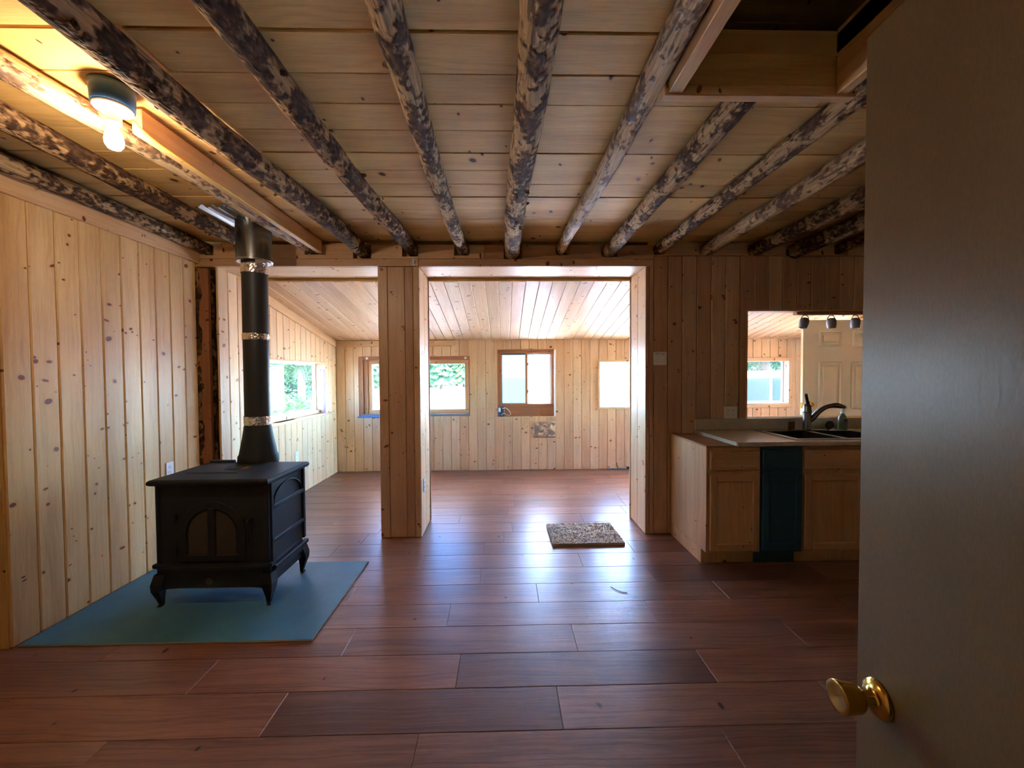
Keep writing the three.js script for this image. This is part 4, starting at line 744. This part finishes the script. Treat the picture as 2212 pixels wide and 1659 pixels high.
// shaggy mat in the doorway
{
  const t = thing('door_mat', 'shaggy grey beige mat on the floor in the wide doorway', 'mat', [0.686, 0.0005, -3.478], 0.012);
  const g = new THREE.BoxGeometry(0.595, 0.02, 0.44, 60, 1, 44), p = g.attributes.position;
  for (let i = 0; i < p.count; i++) { const x = p.getX(i), z = p.getZ(i); if (p.getY(i) > 0) p.setY(i, 0.008 + 0.010 * fbm(x * 34 + 40, z * 34 + 40, 128, 128, 91, 3)); p.setX(i, x + 0.008 * (fbm(z * 14 + 9, 3, 64, 64, 93, 2) - 0.5)); p.setZ(i, z + 0.008 * (fbm(x * 14 + 9, 7, 64, 64, 95, 2) - 0.5)); }
  g.computeVertexNormals(); mesh('pile', at(g, 0, 0.0102, 0), M.fuzz, t);
  const tuft = new THREE.ConeGeometry(0.0035, 0.017, 4), im = new THREE.InstancedMesh(tuft, M.fuzz, 5200), m4 = new THREE.Matrix4(), e = new THREE.Euler();
  for (let i = 0; i < 5200; i++) { m4.makeRotationFromEuler(e.set(rr(-0.9, 0.9), 0, rr(-0.9, 0.9))).setPosition(rr(-0.297, 0.297), rr(0.018, 0.026), rr(-0.22, 0.22)); im.setMatrixAt(i, m4); }
  im.name = 'tufts'; im.userData.kind = 'stuff'; im.castShadow = im.receiveShadow = true; t.add(im);
}
tag(mesh('floor_thread', tube([[0.70, 0.003, -2.62], [0.722, 0.004, -2.582], [0.75, 0.003, -2.556], [0.785, 0.003, -2.546]], 0.0022, 20, 6), M.thread), 'thin dark thread lying curled on the floor before the doorway', 'thread');

// ───────────── outdoors ─────────────
{
  const g = new THREE.PlaneGeometry(260, 260).rotateX(-Math.PI / 2), uv = g.attributes.uv; for (let i = 0; i < uv.count; i++) uv.setXY(i, uv.getX(i) * 60, uv.getY(i) * 60);
  const o = mesh('ground', at(g, 0, -0.3, -40), M.ground); o.userData = { kind: 'structure', label: 'pale sunlit gravel ground outside', category: 'ground' };
  mesh('foundation', box(-2.85, 4.6, -0.32, -0.13, -6.05, 2), M.concreteDark).userData = { kind: 'structure', label: 'low foundation under the cabin', category: 'foundation' };
}
function spruceGeometry(h, R, s) {
  const tr = [], tiers = 11;
  for (let k = 0; k < tiers; k++) {
    const f = k / tiers, y = h * (0.14 + 0.84 * f), r = R * (1 - f * 0.93), dy = h * 0.13, n = 15;
    for (let i = 0; i < n; i++) {
      const a = (i + hash(i, k, s) * 0.8) / n * 6.283, q = r * (0.6 + 0.55 * hash(i, k + 50, s)), wd = 0.30 + 0.2 * hash(i, k + 90, s), d = dy * (0.35 + 0.5 * hash(i, k + 120, s));
      const P = (ang, rad, yy) => V3(Math.cos(ang) * rad, yy, Math.sin(ang) * rad), tip = P(a, q, y - d), c = P(a, 0.02, y + dy * 0.25), l = P(a - wd, q * 0.55, y - d * 0.75), rt = P(a + wd, q * 0.55, y - d * 0.75), und = P(a, q * 0.5, y - d * 1.15);
      tr.push([c, tip, l], [c, rt, tip], [und, l, tip], [und, tip, rt]);
      for (const t of [0.35, 0.7]) { const b = P(a + (t - 0.5) * 0.5, q * t, y - d * t), u = P(a + (t - 0.5) * 0.5 + 0.22, q * (t + 0.25), y - d * t - 0.12 * dy), v = P(a + (t - 0.5) * 0.5 - 0.2, q * (t + 0.25), y - d * t - 0.2 * dy); tr.push([b, u, v]); }
    }
  }
  return fromTris(tr);
}
function sprayGeometry(s) {                // near trees: branches carrying many small sprays
  const tr = [], tiers = 17, P = (a, r, y) => V3(Math.cos(a) * r, y, Math.sin(a) * r);
  for (let k = 0; k < tiers; k++) {
    const f = k / tiers, y = 0.1 + 0.88 * f, R = 0.19 * (1 - 0.92 * f), n = 11;
    for (let i = 0; i < n; i++) {
      const a = (i + hash(i, k, s)) / n * 6.283, q = R * (0.65 + 0.5 * hash(i, k + 50, s)), drop = 0.035 * (0.4 + hash(i, k + 90, s)), m = 9;
      for (let j = 1; j <= m; j++) {
        const t = j / m, c = P(a, q * t, y - drop * t * t * 2), w = 0.017 * (1.15 - t) + 0.006;
        for (const sd of [-1, 1]) { const b = V3(-Math.sin(a) * sd * w * (0.7 + 0.6 * hash(j, i + k, s)), -0.010 * hash(j, i, s + k), Math.cos(a) * sd * w), o = P(a, q * (t + 0.10), y - drop * t * t * 2 - 0.004); tr.push([c, o.clone().add(b), P(a, q * (t - 0.05), y - drop * t * t * 2 - 0.012).add(b.clone().multiplyScalar(0.5))]); }
        tr.push([c, P(a, q * (t + 0.08), y - drop * t * t * 2 - 0.016), P(a + 0.03, q * t, y - drop * t * t * 2 - 0.014)]);
      }
    }
  }
  return fromTris(tr);
}
const SPRUCE = [0, 1, 2].map((k) => spruceGeometry(1, 0.19, 400 + k)), SPRAY = [0, 1].map((k) => sprayGeometry(440 + k));
const treeSpots = [ // x, z, height, where
  [-16.6, -50, 13, 'tall spruce at the clearing edge beside the reddish window reveal'], [-15.0, -45, 8, 'young bright spruce in front of the tall one beside the reddish window reveal'], [-9.4, -53, 14, 'tall dark spruce in the tree line beyond the sunroom'],
  [-7.3, -47.5, 10, 'full green spruce beyond the wide sunroom window'], [-6.9, -60, 14, 'dense dark spruce at the far edge of the clearing'], [-5.2, -53.5, 11, 'broad spruce seen at the edge of the sunroom window'],
  [-9.0, -18.2, 10, 'near spruce with a bare lower trunk outside the side window'], [-12.6, -22.6, 9, 'tall spruce outside the side window behind the stovepipe'], [-16, -32, 11, 'leafy spruce deeper in the wood outside the side window'], [-26, -48, 13, 'dark spruce far back outside the side window'], [-17.7, -38, 13, 'slender spruce at the corner of the side window view'], [-24, -40.5, 14, 'large spruce at the back of the side window view'], [-12.6, -27, 9, 'spruce next to the side window frame'],
  [14.5, -22, 12, 'dark spruce behind the parked car'], [19.2, -30, 13, 'tall spruce beyond the roof of the parked car'], [17.0, -26.5, 12, 'spruce standing behind the car windows'],
];
treeSpots.forEach(([x, z, h, label], i) => {
  const near = x < -8 && z > -40, t = thing('spruce_tree', label, 'tree', [x, -0.3, z], rr(0, 6), 'spruce trees outside');
  mesh('trunk', at(cyl(0.018 * h, 0.003 * h, h * 0.95, 9), 0, h * 0.475, 0), M.bark, t);
  const f = mesh('foliage', near || x > 0 ? SPRAY[i % 2] : SPRUCE[i % 3], M.needle[i % 3], t); f.scale.set(h, h * (i === 6 ? 0.84 : 1), h); if (i === 6) f.position.y = h * 0.13;
});
{
  const spots = [[-7.4, -14.2], [-9.6, -15.9], [-6.0, -11.9], [-7.0, -16.4], [-11.8, -20.0], [-10.2, -22.2]];
  const words = ['rounded green bush in the middle of the side window view', 'bush between two spruces outside the side window', 'low pale bush closest to the cabin wall', 'wide bush at the wood edge outside the side window', 'bush in the shade of the near spruce', 'bush beneath the tall spruce behind the stovepipe'];
  spots.forEach(([x, z], k) => {
    const t = thing('leafy_bush', words[k], 'bush', [x, -0.3, z], 0, 'bushes outside the side window'), tr = [];
    for (let i = 0; i < 420; i++) { const a = rr(0, 6.283), e = Math.acos(rr(-0.2, 1)), r = rr(0.55, 1.0), c = V3(Math.cos(a) * Math.sin(e) * r * 0.85, Math.cos(e) * r * 0.75 + 0.35, Math.sin(a) * Math.sin(e) * r * 0.85), d = () => V3(rr(-0.11, 0.11), rr(-0.09, 0.09), rr(-0.11, 0.11)); tr.push([c.clone().add(d()), c.clone().add(d()), c.clone().add(d())]); }
    mesh('foliage', fromTris(tr), M.leaf, t); mesh('stem', [0, 1, 2, 3].map((q) => at(cyl(0.02, 0.012, 0.8, 6).rotateZ(0.3 * (q - 1.5)), 0.1 * (q - 1.5), 0.38, 0)), M.bark, t);
  });
}
{
  const t = thing('parked_car', 'white parked car with blue tinted windows outside the kitchen end window', 'car', [5.25, -0.3, -9.3], 0.05);
  const s = new THREE.Shape(); [[-2.2, 0.35], [-2.25, 0.75], [-1.95, 0.98], [-1.05, 1.08], [-0.35, 1.66], [1.5, 1.7], [2.1, 1.1], [2.2, 0.95], [2.2, 0.35]].forEach(([x, y], i) => s[i ? 'lineTo' : 'moveTo'](x, y)); s.closePath();
  mesh('body', new THREE.ExtrudeGeometry(s, { depth: 1.6, bevelEnabled: true, bevelThickness: 0.06, bevelSize: 0.06, bevelSegments: 3 }).translate(0, 0, -0.8), M.carPaint, t);
  const sw = (pts, z) => { const q = new THREE.Shape(); pts.forEach(([x, y], i) => q[i ? 'lineTo' : 'moveTo'](x, y)); return new THREE.ExtrudeGeometry(q, { depth: 0.012, bevelEnabled: false }).translate(0, 0, z); };
  for (const z of [0.858, -0.87]) { mesh('side_window', sw([[-0.92, 1.1], [-0.3, 1.58], [0.35, 1.6], [0.35, 1.1]], z), M.carGlass, t); mesh('side_window', sw([[0.42, 1.1], [0.42, 1.6], [1.42, 1.6], [1.82, 1.12]], z), M.carGlass, t); }
  for (const x of [-1.4, 1.4]) for (const z of [-0.76, 0.76]) { const w = mesh('wheel', at(cyl(0.34, 0.34, 0.22, 28).rotateX(Math.PI / 2), x, 0.34, z), M.rubber, t); mesh('hub', at(cyl(0.2, 0.2, 0.23, 20).rotateX(Math.PI / 2), x, 0.34, z), M.galv, w); }
  mesh('door_mirror', box(-0.98, -0.82, 1.05, 1.17, 0.86, 1.02, 0.03), M.carPaint, t); mesh('door_handle', box(0.1, 0.28, 0.92, 0.95, 0.86, 0.885, 0.01), M.black, t);
}

renderer.render(scene, camera);
